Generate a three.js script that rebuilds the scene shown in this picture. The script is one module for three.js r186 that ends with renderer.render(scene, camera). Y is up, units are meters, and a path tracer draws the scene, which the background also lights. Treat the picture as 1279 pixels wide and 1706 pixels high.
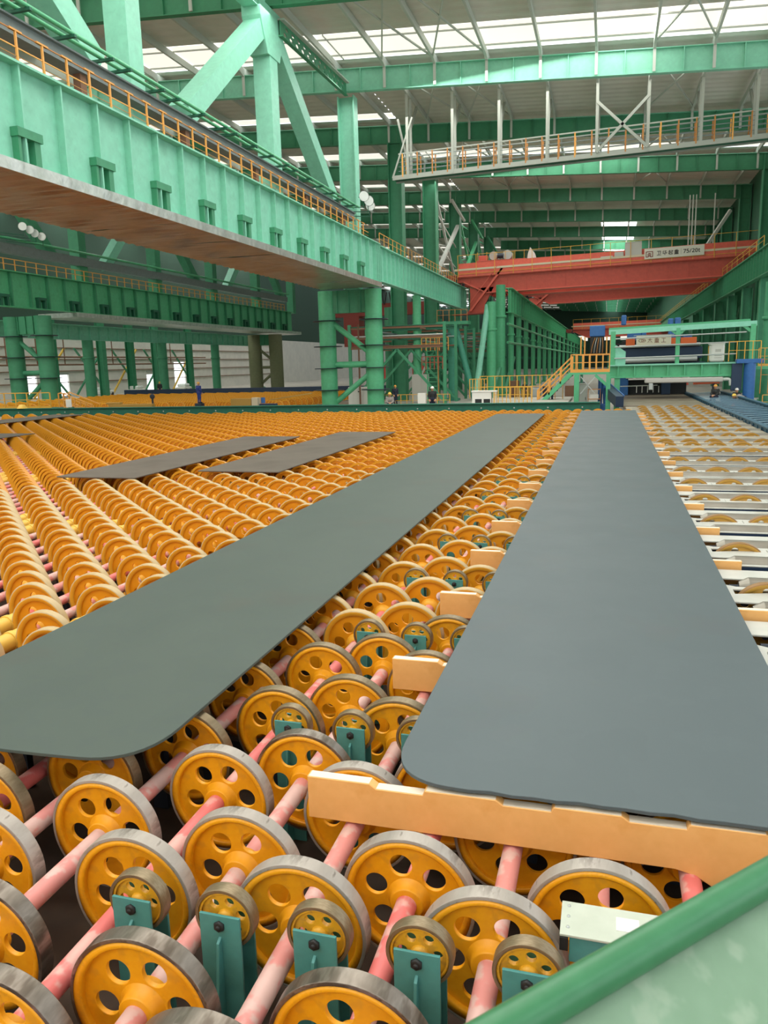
import * as THREE from 'three';
import { mergeGeometries } from 'three/addons/utils/BufferGeometryUtils.js';
import { RoundedBoxGeometry } from 'three/addons/geometries/RoundedBoxGeometry.js';
import { MarchingCubes } from 'three/addons/objects/MarchingCubes.js';
import { RectAreaLightUniformsLib } from 'three/addons/lights/RectAreaLightUniformsLib.js';
RectAreaLightUniformsLib.init();

// ---------------------------------------------------------------- camera, sky, light, exposure
const scene = new THREE.Scene();
const camera = new THREE.PerspectiveCamera(66.95, 1279 / 1706, 0.1, 900);
const EYE = new THREE.Vector3(0, 4.1, 0);
{
  const f = new THREE.Vector3(374.5, 255, -1290).normalize();           // the hall's long axis as the lens sees it
  const level = new THREE.Vector3(1, 0.026, 0);
  const up = new THREE.Vector3().crossVectors(level, f).normalize(); if (up.y < 0) up.negate();
  const right = new THREE.Vector3().crossVectors(f, up);
  const m = new THREE.Matrix4().makeBasis(right, up, f.clone().negate()).transpose();   // world axes seen in camera space, inverted
  camera.quaternion.setFromRotationMatrix(m);
  camera.position.copy(EYE);
  camera.focus = 8; camera.userData.fStop = 9;
}
scene.background = new THREE.Color(0.93, 0.97, 1.0); scene.backgroundIntensity = 1.6;
const SKY_GLOW = 0.66, SKY_LIGHT = 3.3;                                  // what the eye sees of a skylight; what it lets in
const renderer = new THREE.WebGLRenderer({ antialias: true });
renderer.toneMapping = THREE.LinearToneMapping;
renderer.toneMappingExposure = 1.3;
renderer.shadowMap.enabled = true;
const daylight = (x0, x1, z0, z1, y, tilt, gain = 1) => {               // daylight let in by one strip of skylight, just under the panes
  const l = new THREE.RectAreaLight(new THREE.Color(1.0, 0.985, 0.94), SKY_LIGHT * gain, x1 - x0, z1 - z0);
  l.position.set((x0 + x1) / 2, y, (z0 + z1) / 2); l.rotation.set(-Math.PI / 2, 0, 0); l.rotateY(tilt || 0); scene.add(l);
};

// ---------------------------------------------------------------- helpers
let seed = 7; const rnd = () => { seed = (seed * 1664525 + 1013904223) >>> 0; return seed / 4294967296; };
const rr = (a, b) => a + (b - a) * rnd();
const V = (x, y, z) => new THREE.Vector3(x, y, z);
const names = new Map();
const numbered = (n) => { const k = names.get(n) || 0; names.set(n, k + 1); return k ? n + '_' + String(k).padStart(3, '0') : n; };
function uvm(g) {                                                        // uv in metres, by the face's main direction
  if (g.index) g = g.toNonIndexed();
  const p = g.attributes.position, n = g.attributes.normal, uv = new Float32Array(p.count * 2);
  for (let i = 0; i < p.count; i += 3) {
    const ax = Math.abs(n.getX(i)), ay = Math.abs(n.getY(i)), az = Math.abs(n.getZ(i));
    for (let k = i; k < i + 3; k++) {
      const x = p.getX(k), y = p.getY(k), z = p.getZ(k);
      uv[2 * k] = ax > ay && ax > az ? z : x; uv[2 * k + 1] = ay >= ax && ay >= az ? z : y;
    }
  }
  g.setAttribute('uv', new THREE.BufferAttribute(uv, 2));
  return g;
}
const clean = (g) => { const h = g.index ? g.toNonIndexed() : g; for (const k of Object.keys(h.attributes)) if (!['position', 'normal', 'uv', 'color'].includes(k)) h.deleteAttribute(k); return h; };
const M = (...gs) => { const l = gs.flat(9).map(clean); return l.length === 1 ? l[0] : mergeGeometries(l); };
function B(x0, x1, y0, y1, z0, z1) { const g = new THREE.BoxGeometry(Math.abs(x1 - x0), Math.abs(y1 - y0), Math.abs(z1 - z0)); g.translate((x0 + x1) / 2, (y0 + y1) / 2, (z0 + z1) / 2); return uvm(g); }
function RB(x0, x1, y0, y1, z0, z1, r = 0.006) { const g = new RoundedBoxGeometry(x1 - x0, y1 - y0, z1 - z0, 2, r); g.translate((x0 + x1) / 2, (y0 + y1) / 2, (z0 + z1) / 2); return uvm(g); }
function bar(p, q, w, h) {                                               // a box-section member from p to q: w across, h in its upright plane
  const d = q.clone().sub(p), L = d.length(), g = new THREE.BoxGeometry(w, h, L); uvm(g);
  const m = new THREE.Matrix4(), z = d.normalize();
  let up = V(0, 1, 0); if (Math.abs(z.y) > 0.98) up = V(0, 0, 1);
  const x = V().crossVectors(up, z).normalize(), y = V().crossVectors(z, x);
  m.makeBasis(x, y, z).setPosition(p.clone().add(q).multiplyScalar(0.5));
  const g2 = uvm(g); g2.applyMatrix4(m); return g2;
}
function tube(p, q, r, s = 10, r2 = r, open = false) {
  const d = q.clone().sub(p), L = d.length(), g = new THREE.CylinderGeometry(r2, r, L, s, 1, open);
  const u = g.attributes.uv; for (let i = 0; i < u.count; i++) u.setXY(i, u.getX(i) * r * 6.28, u.getY(i) * L);
  g.applyQuaternion(new THREE.Quaternion().setFromUnitVectors(V(0, 1, 0), d.normalize())); const c = p.clone().add(q).multiplyScalar(0.5); g.translate(c.x, c.y, c.z); return clean(g);
}
function path(pts, r, s = 6, n = 24) { return clean(new THREE.TubeGeometry(new THREE.CatmullRomCurve3(pts.map((p) => V(...p))), n, r, s)); }
function lathe(pts, seg, axis = 'z') { const g = new THREE.LatheGeometry(pts.map((p) => new THREE.Vector2(p[0], p[1])), seg); if (axis === 'z') g.rotateX(Math.PI / 2); return clean(g); }
function tint(g, c) { const col = c.isColor ? c : new THREE.Color(c), n = g.attributes.position.count, a = new Float32Array(n * 3); for (let i = 0; i < n; i++) a.set([col.r, col.g, col.b], i * 3); g.setAttribute('color', new THREE.BufferAttribute(a, 3)); return g; }
function slab(pts, holes, z0, z1, bevel = 0) {                           // a polygon in x,y pulled from z0 to z1
  const s = new THREE.Shape(pts.map((p) => new THREE.Vector2(...p)));
  for (const h of holes) s.holes.push(h instanceof THREE.Path ? h : new THREE.Path(h.map((p) => new THREE.Vector2(...p))));
  const g = new THREE.ExtrudeGeometry(s, { depth: Math.abs(z1 - z0) - 2 * bevel, bevelEnabled: bevel > 0, bevelThickness: bevel, bevelSize: bevel, bevelOffset: -bevel, bevelSegments: 1, curveSegments: 10 });
  g.translate(0, 0, Math.min(z0, z1) + bevel); return uvm(clean(g));
}
const flat = (g, y) => { g.rotateX(Math.PI / 2); g.translate(0, y, 0); return uvm(g); };   // lays an x,y slab down: y becomes z
function mesh(name, geo, m, parent) { const o = new THREE.Mesh(geo, m); o.name = name; o.castShadow = o.receiveShadow = true; parent.add(o); return o; }
const part = (name, geos, m, parent) => mesh(name, M(geos), m, parent);
function thing(name, label, category, pos = [0, 0, 0], turn = 0, group) {
  const o = new THREE.Group(); o.name = numbered(name); o.position.set(...pos); o.rotation.y = turn;
  o.userData = { label, category, kind: 'thing' }; if (group) o.userData.group = group; scene.add(o); return o;
}
function single(name, label, category, geos, m, group) { const o = part(numbered(name), geos, m, scene); o.userData = { label, category, kind: 'thing' }; if (group) o.userData.group = group; return o; }
function struct(name, geos, m) { const o = part(name, geos, m, scene); o.userData.kind = 'structure'; return o; }
const ORD = ['first', 'second', 'third', 'fourth', 'fifth', 'sixth', 'seventh', 'eighth', 'ninth', 'tenth', 'eleventh', 'twelfth', 'thirteenth', 'fourteenth', 'fifteenth', 'sixteenth', 'seventeenth', 'eighteenth', 'nineteenth', 'twentieth'];
const TENS = ['', '', 'twenty', 'thirty', 'forty', 'fifty', 'sixty', 'seventy', 'eighty', 'ninety'], TENTH = ['', '', 'twentieth', 'thirtieth', 'fortieth', 'fiftieth', 'sixtieth', 'seventieth', 'eightieth', 'ninetieth'];
const ord = (i) => { const n = i + 1; return n <= 20 ? ORD[i] : n % 10 ? TENS[Math.floor(n / 10)] + '-' + ORD[n % 10 - 1] : TENTH[n / 10]; };

// ---------------------------------------------------------------- textures and materials
function lattice(n, s) { let k = s; const a = new Float32Array(n * n); for (let i = 0; i < n * n; i++) { k = (k * 1664525 + 1013904223) >>> 0; a[i] = k / 4294967296; } return a; }
function fbm(w, cells, oct, s, sx = 1) {                                  // tiling value noise, w x w, 0..1
  const out = new Float32Array(w * w); let amp = 1, tot = 0;
  for (let o = 0; o < oct; o++) {
    const n = cells << o, a = lattice(n, s + o * 977);
    for (let j = 0; j < w; j++) for (let i = 0; i < w; i++) {
      const x = (i / w) * n * sx, y = (j / w) * n, x0 = Math.floor(x), y0 = Math.floor(y); let u = x - x0, v = y - y0; u = u * u * (3 - 2 * u); v = v * v * (3 - 2 * v);
      const q = (X, Y) => a[(((Y % n) + n) % n) * n + (((X % n) + n) % n)];
      out[j * w + i] += amp * ((q(x0, y0) * (1 - u) + q(x0 + 1, y0) * u) * (1 - v) + (q(x0, y0 + 1) * (1 - u) + q(x0 + 1, y0 + 1) * u) * v);
    }
    tot += amp; amp *= 0.5;
  }
  for (let i = 0; i < out.length; i++) out[i] /= tot; return out;
}
function tex(w, fn, metres, srgb = true, mz = metres) {
  const d = new Uint8Array(w * w * 4);
  for (let i = 0; i < w * w; i++) { const c = fn(i, i % w, Math.floor(i / w)); d.set([...c.map((x) => Math.max(0, Math.min(255, x))), 255], i * 4); }
  const t = new THREE.DataTexture(d, w, w); t.wrapS = t.wrapT = THREE.RepeatWrapping; t.magFilter = THREE.LinearFilter; t.minFilter = THREE.LinearMipmapLinearFilter;
  if (srgb) t.colorSpace = THREE.SRGBColorSpace; t.repeat.set(1 / metres, 1 / mz); t.needsUpdate = true; return t;
}
const mix = (a, b, t) => a.map((x, i) => x + (b[i] - x) * Math.max(0, Math.min(1, t)));
const N1 = fbm(256, 4, 5, 11), N2 = fbm(256, 8, 4, 29), N3 = fbm(256, 16, 4, 51), N4 = fbm(256, 32, 3, 83);
const ss = (a, b, x) => { const t = Math.max(0, Math.min(1, (x - a) / (b - a))); return t * t * (3 - 2 * t); };
const std = (o) => new THREE.MeshStandardMaterial({ roughness: 0.6, metalness: 0, ...o });
const painted = (c, dirt, rough = 0.5, metres = 3, amt = 0.5) => std({ roughness: rough, map: tex(256, (i) => mix(mix(c, c.map((x) => x * 1.1), N3[i]), dirt, ss(0.5, 0.85, N1[i]) * amt + ss(0.6, 0.8, N4[i]) * amt * 0.25), metres) });
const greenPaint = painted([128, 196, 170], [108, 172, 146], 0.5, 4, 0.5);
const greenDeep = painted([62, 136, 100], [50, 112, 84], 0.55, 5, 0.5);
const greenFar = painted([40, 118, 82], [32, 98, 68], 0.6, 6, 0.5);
const greenPipe = painted([82, 168, 122], [62, 134, 96], 0.45, 3, 0.4);
const greenDark = std({ color: '#1f6048', roughness: 0.6 });
const tealPaint = painted([70, 134, 130], [84, 142, 136], 0.5, 0.7, 0.5);
const tealBeam = painted([24, 102, 82], [40, 84, 72], 0.6, 2, 0.6);
const yellowPaint = std({ roughness: 0.42, map: tex(256, (i) => mix(mix([230, 154, 12], [240, 168, 24], N3[i]), [212, 148, 46], ss(0.58, 0.8, N2[i]) * 0.5), 0.5) });
const smallYellow = std({ roughness: 0.42, map: tex(256, (i) => mix(mix([220, 160, 30], [230, 172, 44], N3[i]), [190, 140, 60], ss(0.5, 0.75, N2[i]) * 0.6), 0.3) });
const couplingYellow = std({ color: '#e6bd52', roughness: 0.5 });
const vertexPaint = std({ vertexColors: true, roughness: 0.48 });
const tyreSteel = std({ roughness: 0.45, metalness: 0.35, map: tex(256, (i) => mix(mix([150, 142, 133], [182, 174, 165], N2[i]), [92, 84, 76], ss(0.5, 0.66, N4[i]) * ss(0.4, 0.6, N1[i]) * 0.85), 0.5), bumpMap: tex(256, (i) => [N4[i] * 255, 0, 0], 0.3, false), bumpScale: 0.0012 });
const tyreSteelWorn = std({ roughness: 0.35, metalness: 0.75, map: tex(256, (i) => mix(mix([112, 102, 92], [160, 152, 142], N3[i]), [84, 74, 64], ss(0.5, 0.7, N2[i]) * 0.6), 0.4) });
const tyreDark = std({ roughness: 0.4, metalness: 0.6, map: tex(256, (i) => mix([120, 102, 76], [150, 136, 110], N3[i]), 0.3) });
const shaftPink = std({ roughness: 0.55, map: tex(256, (i) => mix(mix([208, 170, 162], [220, 184, 176], N3[i]), [220, 128, 122], ss(0.5, 0.68, N2[i]) * 0.7), 0.8, true, 0.9) });
const shaftRed = std({ roughness: 0.5, map: tex(256, (i) => mix(mix([216, 158, 150], [228, 176, 166], N3[i]), [224, 104, 102], ss(0.44, 0.62, N2[i]) * 0.8), 0.8, true, 1.0) });
const plateSteel = new THREE.MeshPhysicalMaterial({ roughness: 0.5, metalness: 0.0, specularIntensity: 0.4, map: tex(256, (i) => mix(mix([83, 94, 97], [87, 98, 101], N2[i]), [91, 94, 94], ss(0.5, 0.75, N1[i]) * 0.35), 5), roughnessMap: tex(256, (i) => [0, 255 - 40 * N1[i], 0], 3, false) });
const plateSteelWarm = new THREE.MeshPhysicalMaterial({ roughness: 0.5, metalness: 0.0, specularIntensity: 0.35, map: tex(256, (i) => mix(mix([76, 86, 81], [82, 92, 86], N2[i]), [88, 84, 77], ss(0.5, 0.75, N1[i]) * 0.4), 5) });
const plateBrown = new THREE.MeshPhysicalMaterial({ roughness: 0.6, metalness: 0.0, specularIntensity: 0.5, map: tex(256, (i) => mix(mix([94, 85, 76], [104, 95, 85], N2[i]), [80, 71, 62], ss(0.45, 0.75, N1[i]) * 0.5), 4) });
const barPaint = std({ roughness: 0.6, map: tex(256, (i) => mix(mix([230, 172, 100], [238, 182, 112], N3[i]), [214, 148, 72], ss(0.5, 0.75, N1[i]) * 0.6), 0.9) });
const barWorn = std({ roughness: 0.6, color: '#e6d9c4' });
const coverPaint = std({ roughness: 0.5, map: tex(256, (i) => mix(mix([178, 180, 172], [200, 200, 192], N2[i]), [146, 136, 116], ss(0.5, 0.8, N1[i]) * 0.5), 2) });
const rollerSteel = std({ roughness: 0.36, metalness: 0.75, map: tex(256, (i) => mix([128, 124, 114], [164, 160, 150], N1[i]), 1.2) });
const darkSteel = std({ color: '#2b3440', roughness: 0.5, metalness: 0.3 });
const pitDark = std({ roughness: 0.85, map: tex(256, (i) => mix([44, 34, 26], [74, 58, 44], N2[i]), 2) });
const concrete = std({ roughness: 0.8, map: tex(256, (i) => mix(mix([160, 156, 146], [180, 176, 166], N2[i]), [126, 114, 98], ss(0.5, 0.75, N1[i]) * 0.6), 5) });
const roofSheet = std({ roughness: 0.7, map: tex(256, (i) => mix([216, 214, 204], [228, 226, 218], N2[i]), 6), side: THREE.DoubleSide });
const purlinGrey = std({ color: '#c3c8c0', roughness: 0.55 });
const walkGrey = std({ color: '#a3a79d', roughness: 0.6 });
const skyPane = std({ color: '#e8e4d8', roughness: 0.8, emissive: new THREE.Color(1.0, 0.965, 0.87), emissiveIntensity: SKY_GLOW });
const shieldSheet = std({ roughness: 0.34, metalness: 0.85, map: tex(256, (i) => mix([176, 168, 156], [206, 198, 186], N1[i]), 3), bumpMap: tex(256, (i) => { const y = Math.floor(i / 256), x = i % 256; return [127 + 90 * (N1[(y * 256 + ((x * 2) & 255))] - 0.5) + 120 * (N2[((y * 4) & 255) * 256 + (x >> 1)] - 0.5), 0, 0]; }, 6, false, 4), bumpScale: 0.09 });
const shieldEdge = std({ roughness: 0.36, metalness: 0.8, map: tex(256, (i) => mix([180, 186, 180], [222, 226, 220], N2[i]), 2), bumpMap: tex(256, (i) => [N1[i] * 255, 0, 0], 2.5, false), bumpScale: 0.05 });
const greyBeam = painted([112, 122, 122], [92, 98, 98], 0.5, 4, 0.5);
const railOrange = std({ color: '#e2a04c', roughness: 0.5 });
const railYellow = std({ color: '#dca63c', roughness: 0.5 });
const railRust = std({ color: '#b5793c', roughness: 0.6 });
const craneRed = painted([180, 74, 58], [150, 56, 46], 0.5, 4, 0.5);
const craneBright = painted([208, 94, 76], [188, 80, 64], 0.5, 4, 0.4);
const craneDark = std({ color: '#8e3a30', roughness: 0.6 });
const beige = std({ color: '#cfc2a6', roughness: 0.6 });
const offWhite = std({ color: '#e3e1da', roughness: 0.6 });
const boxGrey = std({ color: '#bdbab2', roughness: 0.6 });
const bluePaint = painted([44, 96, 156], [34, 76, 122], 0.45, 2, 0.5);
const blueGuard = painted([46, 84, 104], [36, 66, 84], 0.5, 2, 0.5);
const blueLight = std({ color: '#8fb0c2', roughness: 0.45 });
const navy = std({ color: '#22364f', roughness: 0.5, metalness: 0.2 });
const blackish = std({ color: '#1b1c1c', roughness: 0.6 });
const galvanised = std({ color: '#b6bbb8', roughness: 0.45, metalness: 0.5 });
const rust = std({ color: '#7c5a44', roughness: 0.75 });
const woodOchre = std({ color: '#b18a3e', roughness: 0.7 });
const paleBox = std({ roughness: 0.55, map: tex(256, (i) => mix([176, 184, 168], [190, 196, 182], N2[i]), 0.6) });
const lampGlass = std({ color: '#e6ece8', roughness: 0.2, metalness: 0.3 });
const wallSheet = std({ roughness: 0.7, map: tex(256, (i) => mix([206, 206, 200], [224, 222, 214], N2[i]), 8) });
const skyPaneFar = std({ color: '#e8e4d8', roughness: 0.8, emissive: new THREE.Color(0.95, 1.0, 0.96), emissiveIntensity: 2.2 });
const wallDark = std({ color: '#2c4a3c', roughness: 0.8 });
const wallGreen = std({ roughness: 0.7, map: tex(256, (i) => mix([50, 104, 78], [62, 116, 90], N2[i]), 8) });
const dustyGreen = std({ roughness: 0.7, map: tex(256, (i) => mix(mix([112, 144, 118], [128, 158, 134], N2[i]), [150, 170, 150], ss(0.55, 0.8, N3[i]) * 0.6), 0.5) });
const railGreen = std({ roughness: 0.35, map: tex(256, (i) => mix([50, 112, 74], [62, 126, 86], N3[i]), 0.4) });
const coverWorn = std({ roughness: 0.5, map: tex(256, (i) => mix(mix([150, 142, 124], [176, 168, 150], N2[i]), [112, 92, 70], ss(0.45, 0.75, N1[i]) * 0.7), 2) });
// ---------------------------------------------------------------- the hall: ground, roof, walls
const FR = []; for (let k = -4; k <= 24; k++) FR.push(-18 - 17 * k);      // roof frames along the hall
const XL = -62, XM = -22.5, XR = 18.0;                                   // column lines: far, middle, right
const roofUnder = (x) => 27.75 - 0.06 * x;                               // top of the roof girders
const roofY = (x) => roofUnder(x) + 0.75;
const ZN = 52, ZF = -424;
struct('floor', [B(-88, 40, -0.3, 0, ZF - 10, -56), B(-88, -62, -0.3, 0, -56, ZN + 40), B(8.6, 40, -0.3, 0, -56, ZN + 40), B(-62, 8.6, -0.3, 0, 6, ZN + 40)], concrete);
struct('pit_floor', [B(-62, 8.6, -0.36, -0.06, -56, 6)], pitDark);
{ // corrugated roof sheets: one bay of roof between two frames, split where skylights stand
  const sheet = (x0, x1, z0, z1) => {                                     // ribs run down the slope
    const n = Math.max(2, Math.round((z1 - z0) / 0.3)), pos = [], idx = [];
    for (let i = 0; i <= n; i++) { const z = z0 + (z1 - z0) * i / n, d = [0, 0.07, 0.07, 0][i % 4]; for (const x of [x0, x1]) pos.push(x, roofY(x) + d, z); }
    for (let i = 0; i < n; i++) { const a = 2 * i; idx.push(a, a + 1, a + 3, a, a + 3, a + 2); }
    const g = new THREE.BufferGeometry(); g.setAttribute('position', new THREE.Float32BufferAttribute(pos, 3)); g.setIndex(idx);
    const h = g.toNonIndexed(); h.computeVertexNormals(); return uvm(h);
  };
  const roof = [], panes = [];
  for (let k = 0; k < FR.length - 1; k++) {
    const zn = FR[k], zf = FR[k + 1], n = k - 4;                          // n is the frame number of the near frame; the far one closes the bay
    let d = n + 1 < 3 ? 9 : n + 1 === 3 ? 5.6 : n + 1 === 5 ? 3 : 0; const e = n >= 3 && n <= 8 ? (n === 3 ? [7.4, 3] : [10, 5.8]) : null;   // e: second strip close behind the near girder
    const far = zf < -160;
    if (d) { for (const [a, b] of [[-88, XM], [XM, XR]]) { const f = a > -30 ? e : null; if (f) { roof.push(sheet(a, b, zf + d, zn - f[0]), sheet(a, b, zn - f[1], zn)); panes.push([a, b, zn - f[0], zn - f[1]]); } else roof.push(sheet(a, b, zf + d, zn)); panes.push([a, b, zf + 0.35, zf + d]); } }
    else if (far) { roof.push(sheet(-64, XM, zf + 2, zn), sheet(-88, -64, zf + 9, zn), sheet(XM, -2.1, zf, zn), sheet(4.2, XR, zf, zn)); panes.push([-2.1, 4.2, zf + 0.2, zn - 0.2], [-64, XM, zf + 0.2, zf + 2], [-88, -64, zf + 0.2, zf + 9]); }
    else { roof.push(sheet(-64, XM, zf + 2, zn), sheet(-88, -64, zf + 9, zn), ...(e ? [sheet(XM, XR, zf, zn - e[0]), sheet(XM, XR, zn - e[1], zn)] : [sheet(XM, XR, zf, zn)])); if (e) panes.push([XM, XR, zn - e[0], zn - e[1]]); panes.push([-64, XM, zf + 0.3, zf + 2], [-88, -64, zf + 0.2, zf + 9]); }
  }
  struct('ceiling', roof, roofSheet);
  let w = 0;
  for (const [x0, x1, z0, z1] of panes) {                                 // skylights: panes of one purlin width each
    if (x1 < -30 && z1 < -190) continue;
    const root = struct('window_' + (++w), [B(x0 + 0.02, x0 + 0.1, roofY(x0) - 0.1, roofY(x0) + 0.1, z0, z1)], purlinGrey);
    const step = 4.33, cut = [x0 + 0.1];
    for (let x = -18.9 - 4.33 * 16; x < x1 - 0.5; x += step) if (x > x0 + 0.5) cut.push(x);
    cut.push(x1);
    for (let i = 0; i < cut.length - 1; i++) {
      const a = cut[i] + 0.03, b = cut[i + 1] - 0.03, ya = roofY(a), yb = roofY(b), g = new THREE.BoxGeometry(Math.hypot(b - a, yb - ya), 0.05, z1 - z0 - 0.1);
      g.rotateZ(Math.atan2(yb - ya, b - a)); g.translate((a + b) / 2, (ya + yb) / 2, (z0 + z1) / 2);
      mesh('pane', uvm(g), z1 < -150 && x0 > -10 ? skyPaneFar : skyPane, root);
    }
    for (const f of [0.2, 0.84]) if (z1 - z0 > 5) part('glazing_bar', [bar(V(x0, roofY(x0) - 0.09, z0 + (z1 - z0) * f), V(x1, roofY(x1) - 0.09, z0 + (z1 - z0) * f), 0.12, 0.1)], purlinGrey, root);
    const wide = z1 - z0;
    if ((wide > 2.5 || x1 > 0) && (z1 > -200 || (x0 > -10 && z1 > -300))) daylight(x0, x1, z0, z1, roofY((x0 + x1) / 2) - 0.7, -0.06, 1);
  }
}
{ // walls
  const DOORS = [[-105.8, -103.2, 0, 3.7], [-113.6, -109.3, 0.3, 3.8], [-141, -137, 0.3, 3.4], [-152, -147.5, 0.3, 5.8]];
  const segs = []; let z = ZN;
  for (const [za, zb, y0, y1] of DOORS.map((d) => [d[1], d[0], d[2], d[3]])) { segs.push(B(-88.3, -88, 0, 11.5, za, z), B(-88.3, -88, y1, 11.5, zb, za)); z = zb; }
  segs.push(B(-88.3, -88, 0, 11.5, ZF, z));
  const wl = struct('wall_left', segs, wallSheet);
  const girts = []; for (let y = 2.5; y < 12; y += 1.9) girts.push(B(-88, -87.8, y, y + 0.12, -200, -60));
  part('girt', girts, rust, wl);
  struct('wall_left_upper', [B(-88.3, -88, 11.5, 34.5, ZF, ZN)], wallDark);
  struct('door_1', DOORS.map(([z0, z1]) => [B(-88.4, -87.9, 0, 0.3, z0, z1), B(-88.4, -87.9, 3.9, 4.1, z0, z1)]), galvanised);
  // the right wall has tall louvred openings along the near bays
  const wr = [B(XR, XR + 0.3, 0, 27.6, ZF, -84), B(XR, XR + 0.3, 0, 2.2, -84, ZN), B(XR, XR + 0.3, 11, 14.5, -84, ZN), B(XR, XR + 0.3, 24.5, 27.6, -84, ZN)]; for (let z = -84; z < ZN; z += 8.5) wr.push(B(XR, XR + 0.3, 2.2, 24.5, z, z + 0.5));
  struct('wall_right', wr, wallGreen);
  const W0 = [[-16.4, -10.8], [-2.9, 0.7], [5.4, 12.4]], E = (x0, x1, y0, y1) => B(x0, x1, y0, y1, ZF - 0.3, ZF);
  const we = struct('wall_end', [E(-88, XR + 0.3, 0, 13.6), E(-88, XR + 0.3, 16.2, 34), E(-88, -16.4, 13.6, 16.2), E(-10.8, -2.9, 13.6, 16.2), E(0.7, 5.4, 13.6, 16.2), E(12.4, XR + 0.3, 13.6, 16.2)], wallDark);
  for (const [a, b] of W0) part('pane', [B(a, b, 13.6, 16.2, ZF - 0.2, ZF - 0.1)], skyPane, we);
  // the end behind the photographer: a wall with a wide open gate and a glazed band
  struct('wall_near', [B(-88, -14, 0, 29, ZN, ZN + 0.3), B(12, XR + 0.3, 0, 29, ZN, ZN + 0.3), B(-14, 12, 14, 29, ZN, ZN + 0.3)], wallSheet);
}
// roof girders, one per frame, with stiffeners down the web and the purlin braces that hang on its face
function roofGirder(z, k, x0, x1, label, full) {
  const t = thing('roof_girder', label, 'girder', [0, 0, z], 0);
  const D = 1.75, slope = (x) => roofUnder(x), L = (x, dy, zz) => V(x, slope(x) + dy, zz);
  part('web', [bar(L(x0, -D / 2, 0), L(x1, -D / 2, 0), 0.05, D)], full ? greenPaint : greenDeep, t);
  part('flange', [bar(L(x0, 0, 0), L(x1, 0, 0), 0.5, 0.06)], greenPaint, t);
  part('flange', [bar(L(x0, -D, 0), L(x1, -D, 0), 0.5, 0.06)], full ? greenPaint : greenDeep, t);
  const st = [];
  for (let x = -18.9 - 4.33 * 15.5; x < x1; x += 4.33) if (x > x0) st.push(bar(L(x, -D, 0.12), L(x, 0, 0.12), 0.06, 0.24));
  if (st.length) for (const g of st) part('stiffener', [g], full ? greenPaint : greenDeep, t);
  const hp = [];
  for (let x = -18.9 - 4.33 * 15; x < x1; x += 4.33) if (x > x0 + 0.4) { const g = [bar(L(x, -D + 0.05, 0.33), L(x, 0.1, 0.33), 0.22, 0.12), bar(L(x, -0.05, 0.4), L(x, 0.45, 2.1), 0.2, 0.14)]; hp.push(g); }
  for (const g of hp) part('purlin_brace', g, purlinGrey, t);
}
const FRN = FR.map((z, i) => [z, i - 4]);
for (const [z, k] of FRN) {
  if (k < 2 || k > 22) continue;
  const which = { 2: 'dark green roof girder at the top edge, meeting the forked truss post', 3: 'bright mint roof girder below the widest skylight band', 4: 'dark green roof girder seen behind the hangers of the suspended walkway', 5: 'dark green roof girder just under the suspended walkway, thin skylight strip on top' }[k]
    || `${ord(k - 6)} green roof girder beyond the one just under the suspended walkway`;
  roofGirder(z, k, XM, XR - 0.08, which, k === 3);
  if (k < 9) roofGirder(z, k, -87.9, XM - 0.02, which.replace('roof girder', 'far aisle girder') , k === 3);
}
{ // purlins along the hall, over the girders
  const pur = [];
  for (let i = -15; i <= 8; i++) { const x = -18.9 + 4.33 * i; if (x < -86 || x > XR - 0.3) continue; pur.push([x, i]); }
  for (const [x, i] of pur) struct('trim_' + (i + 16), [B(x - 0.09, x + 0.09, roofUnder(x) + 0.08, roofUnder(x) + 0.62, -420, -18)], purlinGrey);
  const brace = []; // crossed ties under the sheets over the first aisle strip
  for (let k = 2; k < 6; k++) for (const [a, b] of [[0, 1], [1, 2], [5, 6]]) for (const flip of [0, 1]) {
    const xa = -18.9 + 4.33 * a, xb = -18.9 + 4.33 * b, z = -18 - 17 * k;
    const p = V(flip ? xb : xa, roofUnder(flip ? xb : xa) + 0.2, z - 1), q = V(flip ? xa : xb, roofUnder(flip ? xa : xb) + 0.2, z - 16);
    brace.push(bar(p, q, 0.12, 0.12));
  }
  struct('trim_40', brace, purlinGrey);
}
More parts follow.
